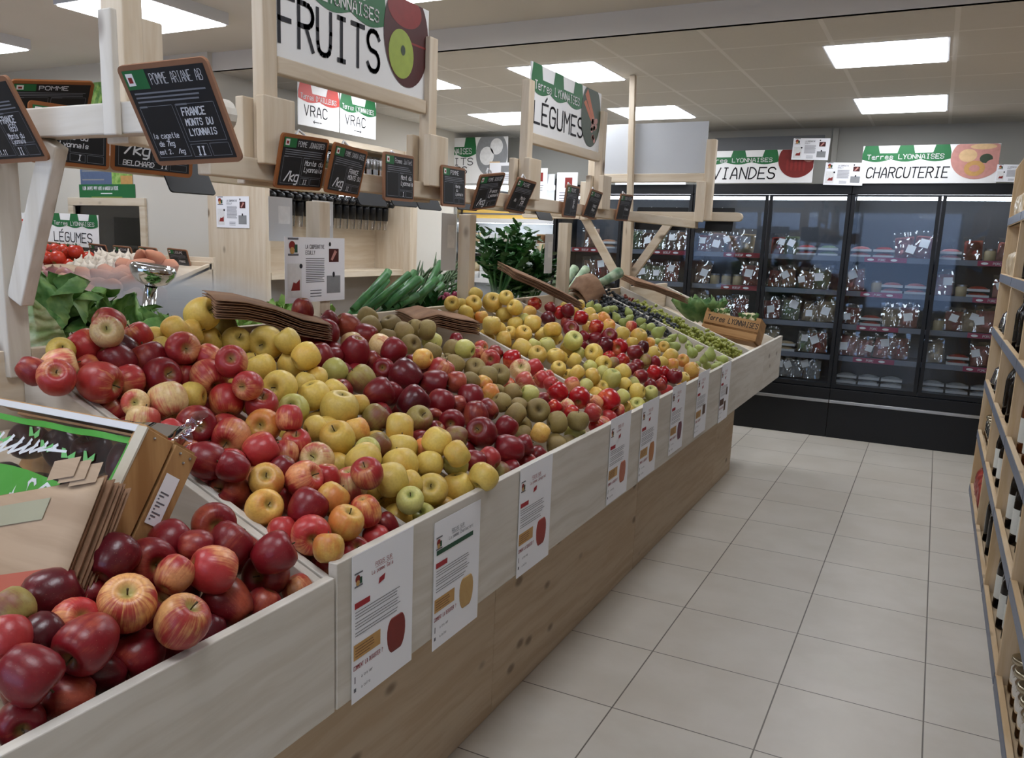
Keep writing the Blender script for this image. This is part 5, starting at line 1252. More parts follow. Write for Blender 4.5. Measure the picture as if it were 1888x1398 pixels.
# ================================================================ LEFT SIDE
def bz(y): return 1.02 + .30 * (y - 2.7) / .9 if y > 2.65 else 1.10 + .15 * (y - 1.95)
ls = empty('display_stand', (-4.5, 2.7, 0)); tag(ls, 'pine vegetable stand against the beige wall under the small window', 'display stand')
LI = Matrix.Translation((4.5, -2.7, 0))
def LP(nm, m, ma):
    o = m.build(nm, ma, ls, bevel=.002); o.matrix_parent_inverse = LI
LP('tray_bed', MB().prism([(2.66, .98), (3.6, bz(3.6) - .03), (3.6, bz(3.6) - .05), (2.66, .96)], 0, -5.55, -3.72), PINE['X']); LP('front_board', MB().box(-5.55, -3.72, 2.64, 2.66, .8, 1.03), PINE['X']); LP('base_panel', MB().box(-5.5, -3.75, 2.75, 2.77, 0, .96), BASE['X'])
LP('end_panel', MB().prism([(2.66, .8), (2.66, 1.03), (3.62, 1.31), (3.62, .8)], 0, -3.74, -3.72), PINE['Y']); LP('rail', MB().box(-5.55, -3.72, 3.6, 3.63, 1.27, 1.315), PINE['X']); LP('back_board', MB().box(-5.55, -3.72, 3.632, 3.65, .8, 1.34), PINE['X'])
for i, (x, z) in enumerate(((-5.08, 1.325), (-4.9, 1.315), (-4.645, 1.325), (-4.42, 1.32), (-4.195, 1.32), (-3.945, 1.318))):
    chalkboard((x, 3.585, z), (1, -.06, -.04), (.1, -.3, .95), .175, .135, 'small chalkboard on the vegetable stand under the window, %s from left' % ORD[i + 1], 'TOMATE' if i < 2 else 'LEGUME', [('FRANCE', .5, .4, .1)], clip=False, group='chalkboards on the wall stand')
sgn = sign('vegetable_sign', (-5.0, 3.68, 1.47), (1, 0, -.02), (-.15, 0, 1), .46, .21, 'LÉGUMES', SUB, 'small sign reading LEGUMES on the stand under the window', None, tsz=.28, ty=.14, tw=.85, ax1=1)
sgn = sign('vegetable_sign', (-5.475, 3.69, 1.47), (1, 0, -.02), (-.15, 0, 1), .46, .21, 'LÉGUMES', "Terres D'AILLEURS", 'small red banded sign mostly hidden by the white brace', None, tsz=.28, ty=.14, tw=.85, ax1=1, mat=RED)
TOM = applemat('tomato_red', 'c2402a', 'b0301f', .5, .3, .1, '5a7a3a', .25, .02, .15); GARL = plain('garlic_skin', 'd9cdbc', .7, var=.1, sc=40); ONI = applemat('onion_skin', 'a8705a', '8a4f52', .5, .25, .5, '7a5a48', .4, .05); SWP = plain('sweet_potato_skin', 'c08468', .8, var=.1, sc=25)
TOMM = MB().lathe([(.001, .7), (.2, .74), (.5, .78), (.8, .6), (1, .1), (.95, -.35), (.65, -.75), (.25, -.85), (.001, -.83)], 16, mod=lambda a, z: 1 + .03 * math.cos(5 * a)).mesh('tomato', TOM, True)
TST = MB(); 
for k in range(5): a = k * 1.256; leaf(TST, (0, 0, .7), (math.cos(a), math.sin(a), .25), (0, 0, 1), .6, .18, .0, .3, 3, 2)
TST.tube([(0, 0, .7), (.05, 0, 1.1)], .06, 5); TST = TST.mesh('stem', LEAF['dark'], True)
GAM = MB().lathe([(.001, 1.5), (.1, 1.5), (.14, 1.1), (.3, .75), (.8, .3), (1, -.15), (.8, -.6), (.3, -.75), (.001, -.75)], 14, mod=lambda a, z: 1 + .07 * math.cos(7 * a)).mesh('garlic_bulb', GARL, True)
ONM = MB().lathe([(.001, 1.25), (.07, 1.2), (.15, 1.0), (.5, .82), (.9, .4), (1, 0), (.88, -.45), (.5, -.8), (.001, -.92)], 16).mesh('onion', ONI, True)
SPM = [MB().lathe([(.001, 2.0), (.25, 1.8), (.7, 1.1), (1, .1), (.85, -.9), (.4, -1.6), (.001, -1.9)], 14, mod=lambda a, z, j=j: 1 + .12 * math.sin(2 * a + 2 * z + j)).mesh('sweet_potato', SWP, True) for j in range(2)]
def heap(name, me, x0, x1, y0, y1, nx, ny, r, label, grp, cat, up=.0, kid=None, layers=1, lie=False):
    me = me if isinstance(me, list) else [me]
    for l in range(layers):
        for j in range(ny - l):
            for i in range(nx - l):
                x = x0 + (x1 - x0) * (i + .5 + .5 * l) / nx + random.uniform(-.2, .2) * r; y = y0 + (y1 - y0) * (j + .5 + .5 * l) / ny + random.uniform(-.2, .2) * r
                o = link(name, random.choice(me)); rt = Matrix.Rotation(random.uniform(-.6, .6) + (1.3 if lie else 0), 4, 'X') @ Matrix.Rotation(random.uniform(-.6, .6), 4, 'Y'); rt = Matrix.Rotation(random.random() * 6.28, 4, 'Z') @ rt
                o.matrix_basis = Matrix.Translation((x, y, bz(y) + r * (.8 + 1.35 * l) + up)) @ rt @ Matrix.Scale(r, 4)
                tag(o, label % (ORD[l + 1], ORD[j + 1], ORD[i + 1]), cat, grp)
                if kid: link('stem', kid, o)
heap('tomato', TOMM, -5.05, -4.52, 3.14, 3.5, 6, 3, .046, 'red tomato on the wall stand, layer %s, %s row back, %s from left', 'tomatoes', 'tomato', .0, TST, 2)
heap('garlic_bulb', GAM, -4.5, -3.98, 3.16, 3.48, 8, 5, .033, 'pale garlic bulb on the wall stand, layer %s, %s row back, %s from left', 'garlic bulbs', 'garlic', 0, None, 2)
heap('sweet_potato', SPM, -4.05, -3.76, 2.74, 3.45, 3, 6, .045, 'pinkish sweet potato on the wall stand, layer %s, %s row back, %s from left', 'sweet potatoes', 'sweet potato', 0, None, 2, True)
vb = empty('vegetable_bin', (-3.4, 1.95, 0)); tag(vb, 'low pine bin of onions and sweet potatoes behind the lettuces', 'bin')
for nm, mm in (('bed', MB().prism([(1.95, 1.09), (2.60, 1.19), (2.60, 1.15), (1.95, 1.05)], 0, -4.0, -2.85)), ('front_board', MB().box(-4.0, -2.85, 1.93, 1.95, 0, 1.13)), ('back_board', MB().box(-4.0, -2.85, 2.60, 2.62, 0, 1.2)), ('end_board', MB().box(-2.85, -2.83, 1.93, 2.62, 0, 1.15)), ('end_board', MB().box(-4.02, -4.0, 1.93, 2.62, 0, 1.15))):
    o = mm.build(nm, PINE['X'], vb); o.matrix_parent_inverse = Matrix.Translation((3.4, -1.95, 0))
heap('sweet_potato', SPM, -3.38, -2.87, 1.98, 2.58, 5, 5, .042, 'pinkish sweet potato in the low bin, layer %s, %s row back, %s from left', 'sweet potatoes in the low bin', 'sweet potato', 0, None, 2, True)
heap('onion', ONM, -3.8, -3.38, 2.22, 2.58, 5, 4, .042, 'brown onion in the low bin, layer %s, %s row back, %s from left', 'onions in the low bin', 'onion', 0, None, 2)
def fnb(a, b): return V((-4.62 + .42 * a + .02 * b, 3.0 + .16 * b - .04 * a, 1.205 + .05 * b + .015 * math.sin(3 * a) + .0 * a))
for k in range(3): bag(lambda a, b, k=k: fnb(a, b) + V((.01 * k, 0, .006 * k)), 8, 6, 'kraft bag lying on the garlic and onions, %s of three from the top' % ORD[3 - k], KRAFTL, 'kraft bags on the garlic')
# posters, wall window surroundings
r = panel('poster', (-5.33, WY - .003, 2.39), (1, 0, 0), (0, 0, 1), .36, .17, .002, LEAF['lett']); tag(r, 'leafy green poster high on the beige wall', 'poster'); ink(r, 'logo', [rect(-.11, -.06, -.03, .04)], PAPER, .0006); ink(r, 'logo', [disc(-.07, -.01, .022, n=14)], PM['red'], .001); ink(r, 'leaf_print', [[(.0, -.05), (.1, .07), (.12, .05), (.04, -.06)], [(.08, -.06), (.16, .06), (.17, .02), (.11, -.07)]], LEAF['salad'], .0006)
r = panel('poster', (-5.2, WY - .003, 1.86), (1, 0, 0), (0, 0, 1), .54, .18, .002, PM['blue']); tag(r, 'poster with blue and green photographs above the small window', 'poster'); ink(r, 'photo', [rect(.06, -.09, .27, .09)], LEAF['salad'], .0006); ink(r, 'photo', [rect(-.25, .02, -.02, .03), rect(-.25, -.04, -.02, -.03)], PM['grey'], .0008); ink(r, 'photo', [rect(.15, -.09, .27, -.01)], PM['tan'], .0008)
r = panel('banner', (-5.2, WY - .004, 1.735), (1, 0, 0), (0, 0, 1), .58, .115, .002, GREEN); tag(r, 'green banner with white writing directly above the small window', 'banner'); ink(r, 'lettering', text('BRIN JACQUES VOUS AIDE A GARDER LA PECHE !', -.25, .02, .022, .004, sx=.45, gap=.75) + [rect(-.06, -.008, .06, -.002)], PAPER, .0008); ink(r, 'lettering', [rect(-.16, -.032, .16, -.028)], PM['grn'], .0008)
# things in the office behind the window
def solid_box(nm, x0, x1, y0, y1, z0, z1, mat, label, cat, bev=.004): o = MB().box(x0, x1, y0, y1, z0, z1).build(nm, mat, None, bevel=bev); tag(o, label, cat); return o
oc = empty('office_shelf', (-6.4, 5.4, 0)); tag(oc, 'grey shelving seen through the small interior window', 'shelf')
for z in (.7, 1.15, 1.5, 1.75): o = MB().box(-7.0 + .5, -5.6, 5.3, 5.68, z, z + .03).build('shelf_board', PM['grey'], oc); o.matrix_parent_inverse = Matrix.Translation((6.4, -5.4, 0))
for x in (-6.45, -5.64): o = MB().box(x, x + .03, 5.3, 5.68, 0, 1.9).build('upright', PM['grey'], oc); o.matrix_parent_inverse = Matrix.Translation((6.4, -5.4, 0))
solid_box('box', -6.1, -5.75, 5.35, 5.65, 1.535, 1.7, PM['tan'], 'tan carton on the shelf behind the small window', 'box')
# ---------------------------------------------------------------- bulk goods cabinet
vc = empty('bulk_cabinet', (-3.95, 4.85, 0)); tag(vc, 'tall pine cabinet of bulk goods dispensers behind the fruit stand', 'cabinet')
VI = Matrix.Translation((3.95, -4.85, 0))
def VP(nm, m, ma=None, **k): o = m.build(nm, ma or PINE['Z'], vc, bevel=.002, **k); o.matrix_parent_inverse = VI; return o
VP('end_panel', MB().box(-4.19, -3.70, 4.055, 4.095, 0, 2.14)); VP('end_panel', MB().box(-4.19, -3.70, 5.60, 5.64, 0, 2.14)); VP('jamb', MB().box(-3.70, -3.64, 5.6, 5.7, 0, 2.14)); VP('back_panel', MB().box(-3.99, -3.97, 4.1, 5.6, .02, 2.12), PINE['Y'])
VP('shelf', MB().box(-3.965, -3.70, 4.1, 5.6, 1.20, 1.245), PINE['Y']); VP('top_box', MB().box(-3.965, -3.70, 4.1, 5.6, 2.1, 2.14), PINE['Y']); VP('lower_panel', MB().box(-3.72, -3.70, 4.1, 5.6, .0, .75), WALLP); VP('lower_back', MB().box(-3.965, -3.955, 4.1, 5.6, .76, 1.19), plain('grey_backing', 'a49c94', .7))
r = panel('notice', (-3.97, 4.05, 1.615), (1, 0, 0), (0, 0, 1), .28, .195, .001, PAPER); tag(r, 'white notice pinned to the pine end panel of the cabinet', 'notice'); coop(r, .28, .195)
FOOD = [plain('grain_' + k, c, .7, var=.25, sc=90) for k, c in (('orange', 'b8753a'), ('brown', '7a5234'), ('tan', 'c9a677'), ('dark', '3a3634'), ('red', '8a4a38'))]
tub = MB(); tub.box(-.05, .05, -.03, .03, .05, .36); gr_ = MB(); gr_.box(-.046, .046, -.026, .026, .055, .27)
cap = MB(); cap.box(-.052, .052, -.032, .032, 0, .05); cap.tube([(.05, 0, .03), (.10, 0, .015)], [.026, .02], 12); cap.lathe([(.001, -.10), (.026, -.10), (.03, -.02), (.03, .0), (.001, .0)], 12, (.02, 0, 0))
sp_ = MB(); sp_.lathe([(.02, -.17), (.026, -.1)], 12, (.02, 0, 0))
tm, cm_, sm_ = tub.mesh('hopper', CLEAR), cap.mesh('tap', BLACKP, True), sp_.mesh('spout', CLEAR, True); gm = [gr_.mesh('grain', f) for f in FOOD]
for i in range(17):
    o = link('dispenser', cm_); o.location = (-3.83, 4.17 + i * .083, 1.71); tag(o, 'black tap dispenser with a clear hopper in the pine cabinet, %s from left' % ORD[i + 1], 'dispenser', 'bulk dispensers')
    link('hopper', tm, o); link('grain', gm[0] if i % 3 == 0 else random.choice(gm), o); link('spout', sm_, o)
# ---------------------------------------------------------------- dairy shelves on the back wall
YF = 7.24
dc = empty('dairy_cabinet', (-3.8, 7.4, 0)); tag(dc, 'bright white open dairy cabinet at the back left', 'refrigerated cabinet')
DI = Matrix.Translation((3.8, -7.4, 0))
WHM = plain('white_enamel', 'e6eaec', .35, var=.01)
def DP(nm, m, ma=WHM, **k): o = m.build(nm, ma, dc, **k); o.matrix_parent_inverse = DI; return o
DP('back_panel', MB().box(-4.19, -3.14, 7.66, 7.7, 0, 2.0)); DP('side_panel', MB().box(-4.195, -4.165, YF, 7.7, 0, 2.06), STEEL); DP('side_panel', MB().box(-3.15, -3.12, YF, 7.7, 0, 2.06), BLACK); DP('canopy', MB().box(-4.16, -3.155, YF, 7.7, 2.0, 2.1)); DP('base', MB().box(-4.16, -3.155, YF, 7.7, .0, .5)); DP('light_tube', MB().box(-4.15, -3.16, YF + .04, YF + .07, 1.965, 1.995), TUBE); DP('light_tube', MB().box(-4.15, -3.16, YF + .12, YF + .14, 1.655, 1.668), TUBE)
CUP = [MB().lathe([(.001, 0), (.8, 0), (1, 1.5), (1, 1.6), (.001, 1.6)], 14).mesh('cup', mm, True) for mm in (WHITE, plain('cup_cream', 'd8c9a8', .4), plain('cup_brown', '8a6648', .4))]
LID = MB().lathe([(.001, 1.62), (1.05, 1.62), (1.05, 1.72), (.001, 1.72)], 14).mesh('lid', plain('lid_tan', 'b89a6a', .4))
BRK = MB().box(-.06, .06, -.03, .03, 0, .075).mesh('carton', plain('carton_white', 'dfe3e4', .4)); CHS = MB().prism([(-.06, 0), (.06, 0), (.06, .11), (-.05, .12)], 1, -.03, .03).mesh('cheese', plain('cheese_yellow', 'd8b25a', .5), False); CLAB = MB().box(-.055, .055, -.0315, -.030, .045, .06).mesh('label_strip', INKG)
DSH = [(.52, 'lowest'), (.82, 'second'), (1.12, 'third'), (1.40, 'fourth'), (1.69, 'top')]
for z, nm in DSH:
    if z > .6: DP('shelf', MB().box(-4.16, -3.155, YF + .06, 7.655, z - .02, z)); DP('price_strip', MB().box(-4.16, -3.155, YF + .045, YF + .06, z - .035, z + .008), WPLAST)
    if z < 1.0: continue
    for i in range(10):
        x = -4.1 + i * .098
        for l in range(2 if z < 1.6 else 1):
            if z > 1.6: o = link('cheese', CHS); o.location = (x, YF + .12, z); link('label_strip', CLAB, o); tag(o, 'wrapped yellow cheese on the top dairy shelf, %s from left' % ORD[i + 1], 'cheese', 'cheeses on the top shelf'); continue
            if (i // 2) % 2 == 0:
                o = link('cup', CUP[(i // 2 + l) % 3]); o.matrix_basis = Matrix.Translation((x, YF + .12, z + l * .082)) @ Matrix.Scale(.046, 4); link('lid', LID, o); what = 'lidded pot'
            else: o = link('carton', BRK); o.matrix_basis = Matrix.Translation((x, YF + .12, z + l * .077)) @ Matrix.Diagonal((.75, 1, 1, 1)); what = 'white carton'
            tag(o, '%s on the %s dairy shelf, %s from left, %s layer' % (what, nm, ORD[i + 1], ('lower', 'upper')[l]), 'pot' if 'pot' in what else 'carton', 'dairy goods on the %s shelf' % nm)
for (x, z, wd, ht, lab) in ((-3.66, 2.11, .3, .19, 'white sheet with a small photo at the foot of the dairy sign'), (-3.30, 2.02, .17, .26, 'white sheet with a red emblem right of the dairy sign'), (-3.02, 1.96, .2, .3, 'tall white sheet between the dairy sign and the frosted panel')):
    r = panel('info_sheet', (x, YF - .03, z), (1, 0, 0), (0, 0, 1), wd, ht, .001, PAPER); tag(r, lab, 'sheet'); ink(r, 'photo', [rect(-wd * .1, ht * .05, wd * .25, ht * .35)], PM['grey'] if x < -3.5 else PM['red'], .0008); ink(r, 'printed_text', lines(-wd * .35, wd * .3, -ht * .1, 4, ht * .08, ht * .02), INKG, .0006)

# ================================================================ MEAT CABINETS
DX = [-3.11, -2.495, -1.88, -1.265, -.652, -.03, .60]
FZ = [.44, .66, .915, 1.18, 1.45]
DARKIN = plain('cabinet_interior', '484b52', .5, var=.05); SHELFM = plain('dark_shelf', '3f4249', .4); PINK = plain('pink_strip', '9a3a5c', .45); BEEF = plain('beef_strip', '8a2030', .45)
CABL = ['black glazed meat cabinet behind the V shaped brace', 'black glazed cabinet under the VIANDES sign', 'black glazed cabinet under the CHARCUTERIE sign']
for u in range(3):
    a, b = DX[2 * u], DX[2 * u + 2]; mid = DX[2 * u + 1]
    c = empty('glass_door_cabinet', ((a + b) / 2, YF, 0)); tag(c, CABL[u], 'refrigerated cabinet')
    ci = Matrix.Translation((-(a + b) / 2, -YF, 0))
    def QP(nm, m, ma=BLACK, par=None, **k):
        o = m.build(nm, ma, par or c, **k)
        if par is None: o.matrix_parent_inverse = ci
        return o
    QP('back_panel', MB().box(a + .02, b - .02, 7.66, 7.70, .3, 1.95), DARKIN); QP('side_panel', MB().box(a + .001, a + .028, YF + .02, 7.70, .1, 1.99)); QP('side_panel', MB().box(b - .028, b - .001, YF + .02, 7.70, .1, 1.99))
    QP('header', MB().box(a + .001, b - .001, YF - .005, 7.70, 1.925, 2.005), bevel=.004); QP('base', MB().box(a + .001, b - .001, YF, 7.70, 0, .40), bevel=.003); QP('bumper_rail', MB().box(a + .001, b - .001, YF - .018, YF, .285, .31), STEEL, bevel=.004); QP('floor_deck', MB().box(a + .03, b - .03, YF + .03, 7.65, .40, .437), SHELFM)
    QP('light_tube', MB().box(a + .04, b - .04, YF + .045, YF + .075, 1.885, 1.915), TUBE)
    for z in FZ[1:]:
        QP('shelf', MB().box(a + .03, b - .03, YF + .075, 7.655, z - .012, z), SHELFM)
        st = QP('price_strip', MB().box(a + .03, b - .03, YF + .06, YF + .075, z - .035, z + .005), GREYP)
        for d, (x0, x1) in enumerate(((a, mid), (mid, b))):
            if u == 2 or (u == 1 and d == 0) or (u == 0 and z > 1.4):
                m_ = PINK if u == 2 else BEEF; wx = (x1 - x0); p0 = x0 + wx * (.22 if (u + d) % 2 == 0 else .45); p1 = p0 + wx * .48
                MB().box(p0, p1, YF + .057, YF + .0598, z - .034, z + .004).build('species_tag', m_, st)
                m = MB()
                for q in (.15, .7): 
                    cx_ = p0 + (p1 - p0) * q; m.add([(cx_ + dx, YF + .0565, z - .016 + dz) for dx, dz in disc(0, 0, .024, .009, 12)], [tuple(range(12))])
                for p_ in text('PORC' if u == 2 else 'BOEUF', 0, 0, .016, .0025, sx=.9): m.add([(p0 + (p1 - p0) * .33 + w_[0], YF + .0565, z - .024 + w_[1]) for w_ in p_], [(0, 1, 2, 3)])
                m.build('animal_print', PAPER, st)
    for d, (x0, x1) in enumerate(((a, mid), (mid, b))):
        f = MB(); e = .030; g = .004
        f.box(x0 + g, x0 + e, YF, YF + .03, .41, 1.92); f.box(x1 - e, x1 - g, YF, YF + .03, .41, 1.92); f.box(x0 + e, x1 - e, YF, YF + .03, .41, .44); f.box(x0 + e, x1 - e, YF, YF + .03, 1.908, 1.92)
        dr = QP('door', f); MB().box(x0 + e, x1 - e, YF + .012, YF + .016, .44, 1.908).build('glass_pane', GLASS, dr)
# goods
MEATS = {k: leafmat('pack_' + k, a_, b_, .3, 14) for k, (a_, b_) in dict(ham=('c98a86', 'b0605c'), red=('7c2a26', 'a84a40'), sausage=('8a5a48', 'b08a70'), pale=('c4b49a', 'a8906c'), dark=('4a2f2a', '6a4436'), green=('4a6a48', '8a9a78'), grey=('8d9096', 'b4b7ba')).items()}
def pillow(mat, w_, h_, d_, sd):
    random.seed(sd); m = MB(); N = 9
    def f(s_):
        def g(a, b):
            x, z = a * 2 - 1, b * 2 - 1; k = (max(0, 1 - x ** 4) * max(0, 1 - z ** 4)) ** .5
            nz_ = noise.noise(V((x * 2.2 + sd, z * 2.2, sd * 1.7))) * .45
            return V((x * w_ / 2, s_ * d_ / 2 * k * (1 + nz_), h_ / 2 + z * h_ / 2))
        return g
    m.grid(f(-1), N, N, 0); m.grid(f(1), N, N, 0); return m.mesh('pack', mat, True)
PK = {k: [pillow(v, .13, .16, .06, 3 + 7 * i + j * 31) for j in range(3)] for i, (k, v) in enumerate(MEATS.items())}
BG = [MB().grid(lambda a, b, s_=s_: V(((a - .5) * .15, -.034 - .008 * math.sin(9 * a + s_) * math.sin(7 * b), b * .19)), 6, 6).mesh('wrapper', FILM, True) for s_ in (0, 2)]
LB = MB().box(-.03, .03, -.0465, -.0455, .05, .11).mesh('label_sticker', PAPER)
JAR = MB().lathe([(.001, 0), (.95, 0), (1, .1), (1, 1.7), (.85, 1.9), (.85, 2.0)], 14).mesh('jar', plain('pate_jar', 'a89878', .25), True); JL = MB().lathe([(.9, 1.95), (.9, 2.25), (.001, 2.25)], 14).mesh('lid', STEEL)
TRAY = MB(); TRAY.box(-.075, .075, -.04, .04, 0, .018); TRAY = TRAY.mesh('tray', plain('tray_white', 'c9ccd0', .4)); TM_ = {k: MB().grid(lambda a, b: V(((a - .5) * .135, (b - .5) * .07, .019 + .02 * (math.sin(math.pi * a) * math.sin(math.pi * b)) ** .5)), 6, 5).mesh('meat', MEATS[k], True) for k in MEATS}
random.seed(21)
KINDS = {0: ['sausage', 'green', 'red', 'dark'], 1: ['green', 'red', 'sausage', 'pale'], 2: ['ham', 'red', 'pale', 'ham']}
DN = ['first', 'second', 'third', 'fourth', 'fifth', 'sixth']; SN = ['bottom', 'fourth', 'third', 'second', 'top']
ADJ = dict(ham='pale pink', red='dark red', sausage='brown', pale='beige', dark='dark brown', green='green and grey', grey='silver grey')
PNAME = {'pack': 'bagged meat', 'tray': 'meat tray', 'jar': 'jar'}
for d in range(6):
    for s_ in range(5):
        x = DX[d] + .085; i = 0
        while x < DX[d + 1] - .08:
            if d == 0 and x < -2.9: x += .1; continue
            z = FZ[s_]; kd = random.choice(KINDS[d // 2]); ty = random.random()
            if d == 4 and s_ == 0 or d == 5 and s_ == 0: ty = .8; kd = 'grey'
            if d == 3 and s_ == 0: kd = 'grey'; ty = .1
            i += 1
            if ty < .78:
                o = link('bagged_meat', random.choice(PK[kd])); k = random.uniform(.82, 1.08); o.matrix_basis = Matrix.Translation((x, YF + .135, z + .005)) @ Matrix.Rotation(random.uniform(-.12, .12), 4, 'Y') @ Matrix.Rotation(-.2, 4, 'X') @ Matrix.Scale(k, 4)
                link('wrapper', random.choice(BG), o)
                if random.random() < .75: l = link('label_sticker', LB, o); l.location = (random.uniform(-.03, .03), 0, random.uniform(-.02, .05)); l.rotation_euler = (0, random.uniform(-.5, .5), 0)
                nm = '%s bagged meat' % ADJ[kd]; cat = 'meat pack'; x += .118 * k + random.choice((0, 0, .03))
            elif ty < .93:
                for l_ in range(2):
                    o = link('meat_tray', TRAY); o.location = (x + .015, YF + .145, z + .001 + l_ * .045); link('meat', TM_[kd], o)
                    if l_ == 0: tag(o, '%s meat tray, %s door from left, %s shelf, %s item, lower' % (ADJ[kd], DN[d], SN[s_], ORD[i]), 'meat tray', 'meat cabinet goods')
                nm = '%s meat tray' % ADJ[kd]; cat = 'meat tray'; x += .165
            else:
                o = link('jar', JAR); o.matrix_basis = Matrix.Translation((x, YF + .13, z + .001)) @ Matrix.Scale(.04, 4); link('lid', JL, o); nm = 'small lidded jar'; cat = 'jar'; x += .095
            tag(o, '%s, %s door from left, %s shelf, %s item' % (nm, DN[d], SN[s_], ORD[i]), cat, 'meat cabinet goods')
for (x, y, z, wd, lab) in ((-.98, 7.19, 2.265, .27, 'white sheet covering part of the meat picture'), (-.72, 7.185, 2.075, .28, 'white sheet between the VIANDES and CHARCUTERIE signs'), (.385, 7.19, 2.07, .2, 'white sheet beside the shelving, right of the CHARCUTERIE sign'), (-2.25, 7.19, 2.08, .62, 'long white sheet below the blank frosted sign')):
    hh = wd * .6 if wd < .5 else .16
    r = panel('info_sheet', (x, y, z), (1, .0, -.03 if wd < .5 else 0), (0, 0, 1), wd, hh, .001, PAPER); tag(r, lab, 'sheet'); coop(r, wd, hh) if wd < .5 else ink(r, 'printed_text', lines(-.2, .25, .0, 2, .03, .006), INKG, .0006)
tag(MB().box(-1.85, -.95, 7.695, 7.719, 2.28, 2.43).build('ventilation_panel', plain('vent_panel', '8f9092', .5)), 'plain grey panel above the VIANDES sign', 'panel')
# conduit on the back wall
tag(MB().box(-.885, -.84, 7.68, 7.715, 1.9, 2.48).build('wall_conduit', WALLG, bevel=.003), 'vertical cable conduit on the grey back wall', 'conduit')

# ================================================================ RIGHT SHELVING
XS = .34; UY = [6.05, 5.10, 4.15, 3.23, 2.28, 1.35]; UZ = [.05, .40, .72, 1.05, 1.37, 1.70]
rk = empty('shelving_rack', (.5, 4.2, 0)); tag(rk, 'tall pine shelving rack along the right edge of the aisle', 'shelf')
RI = Matrix.Translation((-.5, -4.2, 0))
def RP(nm, m, ma, **k): o = m.build(nm, ma, rk, **k); o.matrix_parent_inverse = RI; return o
for y in UY: RP('upright', MB().prism([(XS, 0), (XS, 2.0), (XS + .08, 2.16), (.80, 2.16), (.80, 0)], 1, y - .011, y + .011), RACK['Z'], bevel=.002)
for y0, y1 in zip(UY[1:], UY):
    for z in UZ:
        RP('shelf_board', MB().box(XS + .004, .79, y0 + .0115, y1 - .0115, z - .035, z - .013), RACK['Y']); RP('front_lip', MB().box(XS - .001, XS + .018, y0 + .0115, y1 - .0115, z - .035, z + .018), RACK['Y'], bevel=.002)
        RP('price_strip', MB().box(XS - .004, XS - .0015, y0 + .013, y1 - .013, z - .03, z + .014), GREYP)
    RP('back_panel', MB().box(.79, .80, y0 + .011, y1 - .011, .01, 2.1), RACK['Z'])
BGL = plain('dark_bottle_glass', '140f0d', .08); AMB = plain('amber_glass', '5a2f14', .1); ORG = plain('orange_label', 'b8672e', .5); BLB = plain('bottle_label', 'cfcfc8', .6)
BOT = [(.001, 0), (.95, 0), (1, .08), (1, 4.6), (.9, 5.2), (.45, 6.0), (.38, 6.3), (.38, 7.6), (.44, 7.62), (.44, 7.9), (.001, 7.9)]
BM = [MB().lathe(BOT, 14).mesh('bottle', g_, True) for g_ in (BGL, AMB)]; LBM = [MB().lathe([(1.015, 1.2), (1.015, 3.9)], 14).mesh('label', l_, True) for l_ in (BLB, ORG)]; CAPM = MB().lathe([(.47, 6.9), (.47, 7.95), (.001, 7.95)], 12).mesh('capsule', plain('capsule', '3a1418', .4), True)
CLJ = MB().lathe([(.001, 0), (.95, 0), (1, .15), (1, 2.2), (.8, 2.5), (.8, 2.6)], 14).mesh('jar', CLEAR, True); JCON = MB().lathe([(.001, .05), (.93, .05), (.93, 2.0), (.001, 2.0)], 12).mesh('filling', plain('jar_filling', '8a5238', .6, var=.2, sc=2)); JLD = MB().lathe([(.8, 2.55), (.98, 2.56), (1.02, 2.7), (1.02, 2.95), (.9, 3.02), (.82, 2.95), (.001, 2.94)], 18).mesh('lid', plain('lid_metal', 'b9b09a', .25, .9), True)
DOME = MB().lathe([(1.3, 0), (1.3, .6), (1.1, 1.5), (.5, 2.1), (.001, 2.2)], 16).mesh('dome', CLEAR, True); 
PLATE = MB().lathe([(.001, 0), (.6, 0), (1.35, .1), (1.4, .16), (.6, .06), (.001, .05)], 18).mesh('plate', STEEL, True)
def bottle(x, y, z, g_, l_, label, s_=.038):
    o = link('bottle', BM[g_]); o.matrix_basis = Matrix.Translation((x, y, z)) @ Matrix.Rotation(random.random(), 4, 'Z') @ Matrix.Scale(s_, 4)
    if l_ is not None: link('label', LBM[l_], o)
    link('capsule', CAPM, o); tag(o, label, 'bottle', 'bottles in the rack')
BAY = ['farthest', 'second farthest', 'middle', 'second nearest', 'nearest']; LV = ['bottom', 'second lowest', 'third lowest', 'fourth lowest', 'fifth', 'top']
